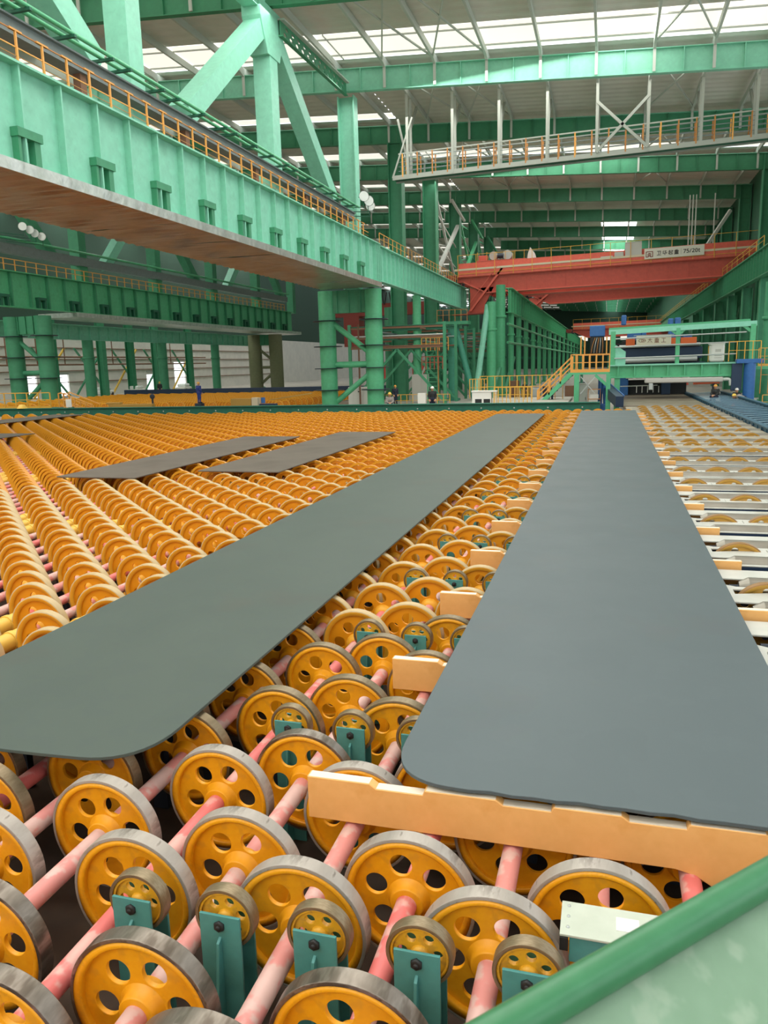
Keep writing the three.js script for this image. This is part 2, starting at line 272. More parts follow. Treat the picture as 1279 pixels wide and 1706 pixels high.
// ---------------------------------------------------------------- crane runway girders
function railing(t, p, q, h, n, m, opts = {}) {                           // posts, top rail and knee rail between two points
  const d = q.clone().sub(p), at = (f, y) => p.clone().addScaledVector(d, f).add(V(0, y, 0)), r = opts.r || 0.035;
  const list = opts.each ? null : [];
  for (let i = 0; i <= n; i++) { const g = bar(at(i / n, 0), at(i / n, h), r * 1.5, r * 1.5); if (list) list.push(g); else part('post', [g], m, t); }
  if (list) part('post', list, m, t);
  part('top_rail', [bar(at(0, h), at(1, h), r * 1.3, r * 1.3)], opts.top || m, t);
  part('knee_rail', [bar(at(0, h * 0.55), at(1, h * 0.55), r, r)], m, t);
  if (opts.kick) part('kick_plate', [bar(at(0, 0.08), at(1, 0.08), 0.02, 0.16)], m, t);
}
function wavy(x0, x1, z0, z1, y) {                                        // thin sheet, buckled between its fixings
  const nx = 14, nz = 30, g = new THREE.BoxGeometry(x1 - x0, 0.012, z1 - z0, nx, 1, nz), p = g.attributes.position, ph = rnd() * 9;
  for (let i = 0; i < p.count; i++) { const x = p.getX(i), z = p.getZ(i); p.setY(i, p.getY(i) + 0.045 * Math.sin(z * 7.1 + 1.3 * Math.sin(x * 0.9 + ph) + ph) * (0.5 + 0.5 * Math.sin(x * 1.7 + ph * 2)) + 0.02 * Math.sin(z * 16 + x * 0.8 + ph)); }
  g.translate((x0 + x1) / 2, y, (z0 + z1) / 2); g.computeVertexNormals(); return uvm(clean(g));
}
{ // the deep girder at the left with the metal heat shield below
  const z0 = -12, z1 = -68.6, X = -20, t = thing('crane_girder', 'deep mint green crane girder with a silver heat shield underneath', 'girder', [X, 0, 0]);
  part('web', [B(-0.03, 0.03, 11.0, 14.5, z1, z0)], greenPaint, t);
  part('top_flange', [B(-0.5, 0.42, 14.5, 14.58, z1, z0)], greenPaint, t);
  part('bottom_flange', [B(-0.4, 0.3, 11.28, 11.34, z1, z0)], greenPaint, t);
  for (let i = -5; i < 21; i++) { const z = -24.4 - 2.155 * i; if (z > z1) part('stiffener', [B(0.03, 0.33, 11.34, 14.5, z - 0.04, z + 0.04)], greenPaint, t); }
  part('stiffener', [B(0.03, 0.36, 11.0, 14.5, z1, z1 + 0.1), B(0.03, 0.36, 11.0, 14.5, z1 + 0.55, z1 + 0.65)], greenPaint, t);
  for (let i = -2; i < 10; i++) { const z = -24.1 - 4.31 * i; if (z < z1 + 1) continue; part('bracket', [B(0.03, 0.36, 12.15, 12.45, z - 1.15, z + 0.1), B(0.03, 0.3, 11.34, 12.15, z - 0.08, z + 0.06), B(0.03, 0.3, 11.34, 12.15, z - 1.05, z - 0.75)], greenDeep, t); }
  part('left_web', [B(-5.03, -4.97, 11, 14.5, z1, z0)], greenPaint, t);
  part('left_flange', [B(-5.4, -4.6, 14.5, 14.58, z1, z0)], greenPaint, t);
  const s = thing('heat_shield', 'wrinkled sheet metal heat shield under the deep mint crane girder', 'heat shield', [X, 0, 0]);
  for (let z = z0; z > z1 + 1; z -= 5.66) part('panel', [wavy(-5.2, 0.45, z - 5.6, z, 10.93)], shieldSheet, s);
  part('edge_strip', [B(0.4, 0.46, 10.88, 11.28, z1, z0)], shieldEdge, s);
  const w = thing('walkway_railing', 'orange railing along the top of the deep mint crane girder', 'railing', [X, 14.58, 0]);
  const n = 33; for (let i = 0; i < n; i++) { const z = -22 - 1.33 * i; part('post', [B(0.08, 0.15, 0, 1.12, z - 0.035, z + 0.035), B(0.06, 0.16, 1.08, 1.14, z - 0.3, z + 0.3)], railOrange, w); }
  part('top_rail', [B(0.09, 0.13, 1.08, 1.12, -66, -20)], railRust, w);
  part('knee_rail', [B(0.09, 0.13, 0.55, 0.59, -66, -20)], railOrange, w); part('knee_rail', [B(0.1, 0.12, 0.28, 0.3, -66, -20)], railRust, w);
  const deck = single('walkway_deck', 'rusty walkway deck on the deep mint girder behind the orange railing', 'walkway', [B(X - 4.4, X - 0.2, 14.62, 14.68, z1, z0)], rust);
}
{ const t = thing('steel_beam', 'grey box beam running along above the orange girder railing', 'beam', [-21.5, 0, 0]);
  part('beam_body', [B(-0.35, 0.1, 16.4, 16.92, -67, -10)], greyBeam, t); part('top_flange', [B(-0.55, 0.25, 16.92, 16.99, -67, -10)], greyBeam, t); part('bottom_flange', [B(-0.55, 0.2, 16.33, 16.4, -67, -10)], greyBeam, t);
  for (let z = -22; z > -66; z -= 8.5) part('stand', [B(-0.3, 0.05, 14.68, 16.33, z - 0.2, z + 0.2)], rust, t);
  const p = thing('pipe_rack', 'pair of green conductor pipes on brackets above the grey box beam', 'pipes', [-21, 0, 0]);
  for (const x of [-0.15, 0.32]) part('pipe', [tube(V(x, 17.25, -66), V(x, 17.25, -10), 0.085, 10)], greenPipe, p);
  for (const z of [-21.3, -23.8, -26.4, -28.9, -31.4, -32.7, -35.4, -36.8, -39.3, -41.8, -43, -45.6, -48, -50.5, -52, -54.6, -57, -59.5, -62, -64.5]) part('bracket', [B(-0.7, 0.5, 17.06, 17.17, z - 0.07, z + 0.07), B(-0.7, -0.55, 16.99, 17.06, z - 0.06, z + 0.06)], greenDark, p); }
// roof truss that carries frames between the wide-set columns
const postMat = greenPaint;
{ const X = -22.5, t = thing('roof_truss', 'massive forked green truss post with slanting legs above the deep girder', 'truss', [X, 0, 0]);
  const H = (p, q, w, h) => bar(p, q, w, h);
  const gus = (z) => slab([[z - 1.9, 26.9], [z + 1.9, 26.9], [z + 1.5, 25.4], [z + 0.85, 24.1], [z - 0.85, 24.1], [z - 1.5, 25.4]], [], -0.62, 0.62, 0.02);
  for (const zn of [-52]) {
    part('upright', [B(-0.6, 0.6, 15, 27, zn - 0.62, zn + 0.62)], postMat, t);
    part('leg', [H(V(0, 26.3, zn - 0.5), V(0, 17.6, zn - 11.9), 1.15, 1.1)], postMat, t);
    part('leg', [H(V(0, 26.3, zn + 0.5), V(0, 17.6, zn + 11.6), 1.15, 1.1)], postMat, t);
    const g = gus(zn); g.rotateY(-Math.PI / 2); g.translate(0, 0, 0);
    const h = slab([[-1.9, 27.2], [1.9, 27.2], [1.9, 26.2], [0.95, 24.2], [-0.95, 24.2], [-1.9, 26.2]], [], -0.66, 0.66, 0.02); h.rotateY(-Math.PI / 2); h.translate(0, 0, zn); part('node_plate', [h], postMat, t);
  }
  const u = thing('roof_truss', 'green truss upright nearest the top left corner, left of the forked post', 'truss', [X, 0, 0]);
  part('upright', [B(-0.6, 0.6, 15, 27.3, -36, -34.8)], postMat, u);
  const v = thing('roof_truss', 'slanting green truss leg in the top left corner beside the pipes', 'truss', [X, 0, 0]);
  part('leg', [H(V(0, 26.6, -19.3), V(0, 17.5, -32.6), 1.15, 1.1)], postMat, v);
  const c = thing('truss_chord', 'green top chord of the roof truss over the forked post', 'truss', [X, 0, 0]); part('chord', [B(-0.5, 0.5, 26.7, 28, -51.3, -12)], postMat, c);
  const l = thing('lattice_strut', 'lattice strut with round cut-outs slanting under the skylights to the tall column', 'strut', [0, 0, 0]);
  const p0 = V(-21.7, 25.9, -52.9), p1 = V(-22.3, 26.9, -68.6), dir = p1.clone().sub(p0), Ls = dir.length(), holes = [];
  for (let i = 0; i < 12; i++) for (const v of [0.28, 0.68]) { const c = 0.9 + i * 1.22 + (v > 0.5 ? 0.4 : 0), h = new THREE.Path(); h.absellipse(c, v, 0.3, 0.12, 0, Math.PI * 2, true, 0); holes.push(h); }
  const web = slab([[0, 0], [Ls, 0], [Ls, 0.96], [0, 0.96]], holes, -0.02, 0.02), zx = dir.clone().normalize(), yy = V(0, 1, 0).addScaledVector(zx, -zx.y).normalize();
  web.applyMatrix4(new THREE.Matrix4().makeBasis(zx, yy, V().crossVectors(zx, yy)).setPosition(p0)); part('perforated_web', [web], greenDeep, l);
  part('chord', [bar(p0.clone().add(V(0, 1.0, 0)), p1.clone().add(V(0, 1.0, 0)), 0.6, 0.1)], purlinGrey, l); part('chord', [bar(p0, p1, 0.3, 0.08)], greenDeep, l); }
function hColumn(x, z, y0, y1, w, d, label, m = greenPaint) {              // an H section: two flanges and a web across x
  const t = thing('steel_column', label, 'column', [x, 0, z]);
  part('flange', [B(-w / 2, -w / 2 + 0.09, y0, y1, -d / 2, d / 2)], m, t); part('flange', [B(w / 2 - 0.09, w / 2, y0, y1, -d / 2, d / 2)], m, t);
  part('web', [B(-w / 2 + 0.09, w / 2 - 0.09, y0, y1, -0.05, 0.05)], m, t);
  return t;
}
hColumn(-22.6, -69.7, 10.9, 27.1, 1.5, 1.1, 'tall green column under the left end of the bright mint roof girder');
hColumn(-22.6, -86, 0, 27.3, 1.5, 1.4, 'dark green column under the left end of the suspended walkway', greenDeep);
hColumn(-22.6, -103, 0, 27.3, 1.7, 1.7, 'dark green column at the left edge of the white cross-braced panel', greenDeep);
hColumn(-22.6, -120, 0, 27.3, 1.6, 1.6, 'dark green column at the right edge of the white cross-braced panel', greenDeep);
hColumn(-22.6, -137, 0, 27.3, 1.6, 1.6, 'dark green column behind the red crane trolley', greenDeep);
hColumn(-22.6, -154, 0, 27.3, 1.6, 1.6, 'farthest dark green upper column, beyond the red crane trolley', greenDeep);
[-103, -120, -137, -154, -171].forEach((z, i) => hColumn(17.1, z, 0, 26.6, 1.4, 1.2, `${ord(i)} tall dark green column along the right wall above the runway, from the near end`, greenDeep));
{ const x = -22.4; // crossed bracing between the upper columns
  [[-103.7, -119.3, purlinGrey, 'pale crossed bracing between two dark green columns above the red crane'], [-120.7, -136.3, greenPipe, 'green crossed bracing beyond the pale crossed bracing'], [-137.7, -153.3, greenDeep, 'farthest crossed bracing behind the red crane trolley']].forEach(([a, b, m, label], i) => {
    const t = thing('cross_brace', label, 'bracing');
    part('diagonal', [bar(V(x, 15.6, b), V(x, 27, a), 0.3, 0.3)], m, t); part('diagonal', [bar(V(x + 0.3, 15.6, a), V(x + 0.3, 24, b), 0.45, 0.45)], m, t);
    part('tie', [bar(V(x, 20, a), V(x, 18, b), 0.14, 0.14)], m, t); part('tie', [bar(V(x, 24, a), V(x, 21, b), 0.14, 0.14)], m, t);
    for (let j = 0; j < 6; j++) part('lattice_bar', [bar(V(x - 0.4, 16 + j * 1.8, a - 1), V(x - 0.4, 17.5 + j * 1.6, a - 7 - (j % 3) * 2), 0.14, 0.14)], m, t);
    part('knee_brace', [bar(V(x + 0.4, 26.8, b + 5), V(x + 1.6, 24.4, b + 1.5), 0.3, 0.3)], m, t);
  }); }
function ribbedGirder(x, z0, z1, y0, y1, step, label, m, group) {
  const t = thing('crane_girder', label, 'girder', [x, 0, 0]); if (group) t.userData.group = group;
  part('web', [B(-0.04, 0.04, y0, y1, z1, z0)], m, t); part('top_flange', [B(-0.4, 0.45, y1, y1 + 0.1, z1, z0)], m, t); part('bottom_flange', [B(-0.3, 0.35, y0 - 0.1, y0, z1, z0)], m, t);
  const s = x > 0 ? -1 : 1;
  for (let z = z0 - 0.5, n = 0; z > z1 && n < 90; z -= step, n++) part('rib', [B(s * 0.04, s * 0.3, y0, y1 - 0.12, z - 0.05, z + 0.05)], m, t);
  return t;
}
ribbedGirder(-20, -68.8, -113, 11.5, 14.35, 1.5, 'ribbed green crane girder carrying the left end of the red crane', greenPaint);
ribbedGirder(-12.2, -100, -405, 10.2, 13.0, 3, 'long green girder on the distant row of round columns', greenPipe);
ribbedGirder(13.6, -58, -405, 11.4, 13.7, 1.6, 'dark green runway girder along the right wall', greenDeep);
{ const t = thing('walkway_railing', 'orange railing on the ribbed girder leading to the red crane', 'railing', [-19.8, 14.45, 0]); railing(t, V(0, 0, -69), V(0, 0, -108), 1.1, 26, railOrange, { each: 1 });
  const u = thing('walkway_railing', 'yellow lit handrail on top of the right runway girder', 'railing', [13.2, 13.8, 0]); railing(u, V(0, 0, -80), V(0, 0, -235), 0.9, 40, railYellow); }
// ---------------------------------------------------------------- columns of the left runway
function ring(x, y, z, r) { return [lathe([[r, -0.05], [r + 0.55, -0.05], [r + 0.55, 0.02], [r, 0.02]], 20, 'y').translate(x, y, z)]; }
function twin(xa, xb, z, r, y1, label, m, opts = {}) {                     // two pipe columns laced together
  const t = thing('pipe_column', label, 'column', [0, 0, z]);
  for (const x of [xa, xb]) { const c = part('pipe', [tube(V(x, 0, 0), V(x, y1, 0), r, 24)], m, t); for (const y of opts.rings || []) part('ring_platform', ring(x, y, 0, r), darkSteel, c); }
  part('cap_girder', [B(xa, xb, y1 - 2.0, y1, -0.3, 0.3)], greenDeep, t);
  for (let k = 1; k < 4; k++) part('cap_rib', [B(xa + (xb - xa) * k / 4 - 0.04, xa + (xb - xa) * k / 4 + 0.04, y1 - 2.0, y1, 0.3, 0.45)], greenDeep, t);
  part('lacing', [tube(V(xa, 8.4, 0), V(xb, 4.9, 0), 0.26)], m, t); part('lacing', [tube(V(xa, 4.2, 0), V(xb, 4.2, 0), 0.3)], m, t); part('lacing', [tube(V(xb, 3.7, 0), V(xa, 0.3, 0), 0.26)], m, t);
  return t;
}
twin(-25.2, -20.7, -69.6, 0.78, 10.85, 'pair of thick green pipe columns under the end of the deep mint girder', greenPipe, { rings: [8.2, 5.9, 3.9, 1.9] });
twin(-66.6, -62.4, -77, 0.95, 10.6, 'pair of green pipe columns at the left edge under the far aisle girder', greenDeep, { rings: [8.4, 6, 3.6] });
twin(-66.6, -62.2, -142, 1.3, 10.4, 'brownish concrete-clad column pair at the far end of the far aisle girder', painted([118, 122, 92], [104, 110, 88], 0.8, 4, 0.5));
function pipeCol(x, z, r, y1, label, m = greenPipe, y0 = 0) {
  const t = thing('pipe_column', label, 'column', [x, 0, z]); part('shaft', [tube(V(0, y0, 0), V(0, y1, 0), r, 18)], m, t); part('base_plate', [B(-r * 1.4, r * 1.4, y0, y0 + 0.25, -r * 1.4, r * 1.4)], m, t);
  part('collar', [lathe([[r, -0.12], [r + 0.12, -0.12], [r + 0.12, 0.12], [r, 0.12]], 18, 'y').translate(0, y1 * 0.72, 0)], m, t); return t;
}
pipeCol(-20.2, -84.5, 0.45, 11.4, 'slim green pipe column under the ribbed girder, right of the thick pair');
pipeCol(-16.6, -86, 0.5, 8.2, 'short green pipe column below the small platform', painted([62, 140, 116], [52, 112, 92], 0.5, 3, 0.4));
{ const t = thing('pipe_column', 'slanting green pipe strut crossing beside the short pipe column', 'strut'); part('shaft', [tube(V(-14.2, 0.2, -86), V(-16.4, 8.2, -86.4), 0.34, 16)], painted([62, 140, 116], [52, 112, 92], 0.5, 3, 0.4), t);
  const u = thing('pipe_column', 'pale slanting pipe strut under the hanging red bracket', 'strut'); part('shaft', [tube(V(-14.0, 0.2, -85.4), V(-13.0, 10.3, -88), 0.32, 16)], greenPaint, u);
  const p = thing('small_platform', 'small platform on top of the short pipe column', 'platform', [-16.6, 8.2, -86]); part('deck', [B(-1.6, 1.9, 0, 0.35, -1, 1)], greenDeep, p); railing(p, V(-1.5, 0.35, 0.9), V(1.8, 0.35, 0.9), 1.2, 5, railRust, { each: 1 }); }
[[-12.6, -88, 0.52, 10.6], [-12.5, -95, 0.55, 13], [-12.2, -103, 0.36, 10.4], [-12.2, -112, 0.34, 10.4], [-12.2, -122, 0.34, 10.4], [-12.2, -134, 0.34, 10.3], [-12.2, -146, 0.34, 10.3], [-12.2, -158, 0.34, 10.2], [-12.2, -172, 0.34, 10.2], [-12.2, -188, 0.34, 10.2], [-12.2, -206, 0.34, 10.2], [-12.2, -226, 0.34, 10.2], [-12.2, -248, 0.34, 10.2], [-12.2, -270, 0.34, 10.2], [-12.2, -294, 0.34, 10.2], [-12.2, -322, 0.34, 10.2], [-12.2, -352, 0.34, 10.2], [-12.2, -384, 0.34, 10.2]]
  .forEach(([x, z, r, y], i) => pipeCol(x, z, r, y, ['pale green pipe column under the hanging red bracket', 'thick green column reaching up behind the red bracket'][i] || `${ord(i - 2)} green pipe column of the receding row, counted from the thick column`));
{ const t = thing('column_ties', 'slim horizontal tie pipes along the receding row of columns', 'pipes', [-12.2, 0, 0]); for (const y of [8.6, 6.4]) part('pipe', [tube(V(0.3, y, -97), V(0.3, y, -390), 0.16, 8)], greenPipe, t);
  const d = thing('column_brace', 'slanting brace between the thick column and the next one', 'bracing'); part('diagonal', [tube(V(-12.4, 0.3, -98), V(-12.3, 4.6, -107), 0.24)], greenDeep, d); part('diagonal', [tube(V(-12.6, 0.4, -88), V(-12.5, 4.4, -97), 0.24)], greenDeep, d);
  for (let i = 0; i < 6; i++) part('hanger', [bar(V(-13.6, 7.4, -97 - i * 1.1), V(-13.6 + (i % 2) * 0.4, 10.4, -97.3 - i * 1.1), 0.16, 0.2)], greenPipe, d); }
// dark services between the columns: pipe runs, racks, second column row
{ const runs = [[-23, 7.4], [-22, 6.9], [-24.4, 6.2], [-18.5, 6.4], [-17.6, 5.9], [-19.2, 7.8], [-16.8, 7.2]];
  runs.forEach(([x, y], i) => { single('service_pipe', `${ord(i)} brownish service pipe of the rack behind the thick pipe columns, counted from the left`, 'pipe', [tube(V(x, y, -77 - i), V(x + 0.4, y, -130), rr(0.07, 0.12), 8)], i % 3 ? rust : greyBeam); });
  for (let i = 0; i < 12; i++) { const r = 0.06 + 0.03 * (i % 2), y = [5.88, 6.88, 7.88][i % 3] + r, z = -78 - Math.floor(i / 3) * 6 + 0.02; single('cross_pipe', `${ord(i)} thin pipe running across behind the thick pipe columns, counted from the near side`, 'pipe', [tube(V(-25.9, y, z), V(-15.8, y, z), r, 7)], [rust, galvanised, greenDark][i % 3]); }
  for (let i = 0; i < 9; i++) { const z = -78 - i * 6, t = thing('pipe_rack_portal', `${ord(i)} dark cross frame carrying the brownish service pipes`, 'frame', [0, 0, z]);
    part('post', [B(-26, -25.7, 0, 8.2, -0.15, 0.15)], greenDeep, t); part('post', [B(-16, -15.7, 0, 8.2, -0.15, 0.15)], greenDeep, t);
    for (const y of [5.7, 6.7, 7.7]) part('cross_beam', [B(-26, -15.7, y, y + 0.18, -0.12, 0.12)], i % 2 ? greenDark : rust, t);
    part('diagonal', [bar(V(-25.8, 0.3, 0), V(-20.8, 5.6, 0), 0.24, 0.24)], greenDeep, t); part('diagonal', [bar(V(-15.9, 0.3, 0), V(-20.8, 5.6, 0), 0.24, 0.24)], greenDeep, t); }
  for (let i = 0; i < 8; i++) pipeCol(-25.4, -92 - i * 14, 0.6, 10.8, `${ord(i)} dark green column of the row behind the service pipes`, greenDeep);
  for (let i = 0; i < 8; i++) { const z = -122 - i * 16; const t = thing('service_portal', `${ord(i)} dark green bay frame behind the receding row of columns`, 'frame', [-17, 0, z]); part('post', [B(-0.3, 0.3, 0, 12, -0.3, 0.3)], greenDark, t); part('cross_beam', [B(-4, 3, 8, 8.4, -0.2, 0.2)], greenDark, t); part('cross_beam', [B(-4, 3, 4.6, 4.9, -0.2, 0.2)], greenDark, t); } }
// ---------------------------------------------------------------- far aisle at the left
{ const t = thing('crane_girder', 'green crane girder of the far aisle with its own silver heat shield', 'girder', [XL, 0, 0]);
  part('web', [B(-0.04, 0.04, 11.3, 14.9, -150, -40)], greenPipe, t); part('top_flange', [B(-0.4, 0.5, 14.9, 15.0, -150, -40)], greenPipe, t); part('bottom_flange', [B(-0.4, 0.4, 11.2, 11.3, -150, -40)], greenPipe, t);
  for (let z = -66; z > -149; z -= 2.9) part('stiffener', [B(0.04, 0.4, 11.3, 14.9, z - 0.08, z + 0.08)], greenDeep, t);
  for (let z = -70; z > -146; z -= 5.8) part('bracket', [B(0.04, 0.5, 12.2, 12.5, z - 1.2, z + 0.2), B(0.04, 0.45, 11.3, 12.2, z - 0.15, z + 0.15), B(0.04, 0.45, 11.3, 12.2, z - 1.15, z - 0.85)], greenDark, t);
  const s = thing('heat_shield', 'silver sheet metal heat shield under the far aisle girder', 'heat shield', [XL, 0, 0]);
  for (let z = -82; z > -147; z -= 8) part('panel', [B(-5, 0.5, 10.7, 11.22, z - 7.95, z)], shieldEdge, s);
  const w = thing('walkway_railing', 'orange railing on top of the far aisle girder', 'railing', [XL + 0.3, 15, 0]); railing(w, V(0, 0, -66), V(0, 0, -146), 1.2, 48, railOrange, { each: 1, r: 0.06 });
  const b = single('steel_beam', 'dark grey beam above the railing of the far aisle girder', 'beam', [B(XL - 1.4, XL - 0.6, 17, 18, -150, -50)], greyBeam);
  const c = single('conductor_pipe', 'green pipe above the dark grey beam of the far aisle', 'pipe', [tube(V(XL - 0.4, 18.5, -150), V(XL - 0.4, 18.5, -50), 0.16)], greenPipe);
  for (let k = 0; k < 6; k++) { const z = -69 - 17 * k, u = thing('roof_truss', `${ord(k)} upright of the roof truss above the far aisle girder, from the left`, 'truss', [XL - 1.5, 0, z]); part('upright', [B(-0.7, 0.7, 15, 31, -0.7, 0.7)], greenDeep, u); if (k % 2 === 0) { part('leg', [bar(V(0, 29, -0.6), V(0, 17.5, -12), 1.2, 1.2)], greenDeep, u); part('leg', [bar(V(0, 29, 0.6), V(0, 17.5, 12), 1.2, 1.2)], greenPaint, u); } }
  const lb = ribbedGirder(-70, -62, -150, 8.6, 10.4, 2.2, 'light green girder behind and below the far aisle heat shield', greenPaint);
  [-95, -114, -132, -150].forEach((z, i) => { const c2 = pipeCol(-70, z, 0.75, 8.5, ['slim green column nearest the two lit doors', 'green column right of the two lit doors', 'green column behind the worker in blue', 'pale green column at the right end of the light green girder'][i], i === 3 ? greenPaint : greenDeep); });
  [-100, -112, -120, -128, -140].forEach((z, i) => hColumn(-80, z, 0, 12, 1.1, 1.1, `${ord(i)} wall column in front of the pale left wall, counted from the doors`, i % 2 ? greenDeep : greenFar));
  const br = thing('wall_bracing', 'thin green wall bracing crossing in front of the pale left wall', 'bracing', [-84, 0, 0]);
  for (let i = 0; i < 5; i++) { const z = -100 - 10 * i; part('diagonal', [bar(V(0, 0.4, z), V(0, 8, z - 8), 0.25, 0.25)], i % 2 ? greenDeep : couplingYellow, br); part('diagonal', [bar(V(0.3, 8, z), V(0.3, 0.4, z - 8), 0.25, 0.25)], greenDeep, br); }
  const rp = thing('wall_pipes', 'rust red pipes running along the pale left wall', 'pipes', [-83, 0, 0]); for (const y of [5.4, 6.6]) part('pipe', [tube(V(0, y, -90), V(0, y, -152), 0.13, 8)], rust, rp); for (let i = 0; i < 9; i++) part('drop_pipe', [tube(V(0, 5.4, -94 - i * 6.3), V(0, 9.6, -94 - i * 6.3), 0.09, 6)], rust, rp);
  const cr = thing('overhead_crane', 'dark red crane end seen between the far aisle girder and the thick pipe column', 'crane'); part('girder_body', [B(-42, -26.02, 11.6, 13.4, -120.4, -118.4)], craneDark, cr); part('end_carriage', [B(-40, -37.5, 7, 11.6, -120.8, -118)], craneDark, cr);
  for (let i = 0; i < 9; i++) part('cable_loop', [path([[-41 + i * 1.2, 15, -118.3], [-40.6 + i * 1.2, 13.2, -118.3], [-40.2 + i * 1.2, 15, -118.3]], 0.1, 5, 10)], blackish, cr);
  for (const [x, y, z, n] of [[-35, 3.2, -119.2, 'red wrapped bundle hanging left of the thick pipe columns'], [-28, 3.3, -119.2, 'red wrapped bundle hanging between the thick pipe columns']]) { const w2 = thing('banner', n, 'banner', [x, y, z]); part('cloth', [RB(-1.4, 1.4, -1.3, 1.3, -0.05, 0.05, 0.04)], std({ color: '#d9534e', roughness: 0.7 }), w2); part('mark', [bar(V(-0.8, -0.7, 0.08), V(0.2, 0.8, 0.08), 0.03, 0.3), bar(V(0.1, -0.8, 0.08), V(0.9, 0.7, 0.08), 0.03, 0.3)], offWhite, w2); part('cord', [tube(V(0, 1.3, 0), V(0, 8.6, 0), 0.05, 5)], blackish, w2); }
}
// floodlights
function lamps(x, y, z, n, label) {
  for (let i = 0; i < n; i++) { const t = thing('floodlight', label[i], 'lamp', [x + (i % 2) * 0.15, y - i * 0.22, z - i * 0.9], 0.5);
    const hd = part('housing', [lathe([[0.04, -0.35], [0.16, -0.3], [0.42, 0.05], [0.45, 0.16]], 18)], galvanised, t); part('lens', [lathe([[0.001, 0.13], [0.42, 0.13]], 18)], lampGlass, t); part('arm', [bar(V(0, -0.85, -0.24), V(x < -50 ? -3.2 : -1.5, -0.85, x < -50 ? 2.2 : -0.3), 0.07, 0.07)], greenDark, t); part('yoke', [B(-0.03, 0.03, -0.9, -0.1, -0.28, -0.2), B(-0.4, 0.4, -0.06, 0.0, -0.28, -0.2)], greenDark, t); }
}
lamps(-20.7, 18.4, -67.6, 3, ['floodlight nearest the tall green column', 'middle floodlight of the three beside the tall green column', 'lowest floodlight of the three beside the tall green column']);
lamps(-60.6, 19.6, -73.2, 4, [0, 1, 2, 3].map((i) => `${ord(i)} round lamp of the row at the left edge above the far aisle girder`));
// ---------------------------------------------------------------- the cooling bed: shafts with discs
const PT = 1.2, R = 0.432, HUB = PT - R - 0.005, PITCH = 1.1725, ROW = 2.345;
const PL = 0.9914;                                                        // plates lie 25 mm over the disc tops
const PLATES = [[-1.45, 1.53, -46.6, -4.88], [-6.04, -3.35, -44.4, -4.64], [-15.1, -12.54, -30.7, -18.5], [-11.46, -8.9, -32.85, -20.1]].map((p) => p.map((v) => v * PL));
const lin = (r, g, b) => new THREE.Color(`rgb(${r},${g},${b})`);
const WEB = lin(226, 148, 10), RIM = lin(242, 176, 48), TYRE = lin(190, 166, 122), BRASS = lin(196, 150, 62), BRASS_DARK = lin(140, 102, 50), EDGE = lin(120, 78, 10);
function discWeb(r, holes, hr, hc, depth, seg, cs, bev) {
  const s = new THREE.Shape(); s.absarc(0, 0, r, 0, Math.PI * 2, false);
  for (let i = 0; i < holes; i++) { const a = i / holes * Math.PI * 2, h = new THREE.Path(); h.absarc(Math.cos(a) * hc, Math.sin(a) * hc, hr, 0, Math.PI * 2, true); s.holes.push(h); }
  const g = new THREE.ExtrudeGeometry(s, { depth: depth - 2 * bev, bevelEnabled: bev > 0, bevelThickness: bev, bevelSize: bev, bevelOffset: -bev, bevelSegments: 2, curveSegments: cs, steps: 1 });
  g.translate(0, 0, -depth / 2 + bev); return uvm(clean(g));
}
const T2 = 0.052;                                                         // half the width of the tread
function discNear() {
  const web = discWeb(0.374, 6, 0.074, 0.226, 0.03, 40, 22, 0.004);
  const rim = lathe([[0.3624, -0.012], [0.3624, -T2 + 0.012], [0.372, -T2 + 0.004], [0.411, -T2], [0.411, T2], [0.372, T2 - 0.004], [0.3624, T2 - 0.012], [0.3624, 0.012]].reverse(), 64);
  const hub = lathe([[0.06, -0.085], [0.0984, -0.085], [0.108, -0.078], [0.1152, -0.03], [0.1416, -0.014], [0.1416, 0.014], [0.1152, 0.03], [0.108, 0.078], [0.0984, 0.085], [0.06, 0.085]].reverse(), 40);
  return uvm(M(web, rim, hub));
}
const tyreNear = lathe([[0.409, -T2 - 0.001], [0.428, -T2 - 0.001], [R, -T2 + 0.004], [R, T2 - 0.004], [0.428, T2 + 0.001], [0.409, T2 + 0.001]].reverse(), 72);
{ const u = tyreNear.attributes.uv; for (let i = 0; i < u.count; i++) u.setXY(i, u.getX(i) * 2.2, u.getY(i) * 0.12); }
const discMid = (cs, seg, WEB, RIM, TYRE, hr = 0.074, hc = 0.226) => M(tint(discWeb(0.379, 6, hr, hc, 0.03, 24, cs, 0), WEB),
  tint(lathe([[0.3648, 0.0], [0.3648, -T2 + 0.01], [0.415, -T2]].reverse(), seg), RIM), tint(lathe([[0.415, T2], [0.3648, T2 - 0.01], [0.3648, 0.0]].reverse(), seg), RIM),
  tint(lathe([[0.415, -T2], [R, -T2 + 0.004], [R, T2 - 0.004], [0.415, T2]].reverse(), seg), TYRE),
  tint(lathe([[0.06, -0.085], [0.1056, -0.08], [0.1368, -0.014], [0.1368, 0.014], [0.1056, 0.08], [0.06, 0.085]].reverse(), 16), RIM));
const discFar = () => M(tint(discWeb(0.382, 6, 0.074, 0.226, 0.03, 10, 3, 0), lin(212, 130, 12)), tint(lathe([[0.3672, -T2 + 0.02], [0.42, -T2], [R, -T2 + 0.005]].reverse(), 20), RIM), tint(lathe([[R, -T2 + 0.005], [R, T2]].reverse(), 20), lin(206, 142, 62)), tint(lathe([[R, T2], [0.3672, T2 - 0.02]].reverse(), 20), RIM));
const G0 = discNear(), G1 = discMid(7, 36, WEB, RIM, TYRE), GT = discMid(7, 36, BRASS, BRASS, BRASS_DARK, 0.055, 0.3), G2 = discFar();
const viewM = new THREE.Matrix4(), projM = new THREE.Matrix4();
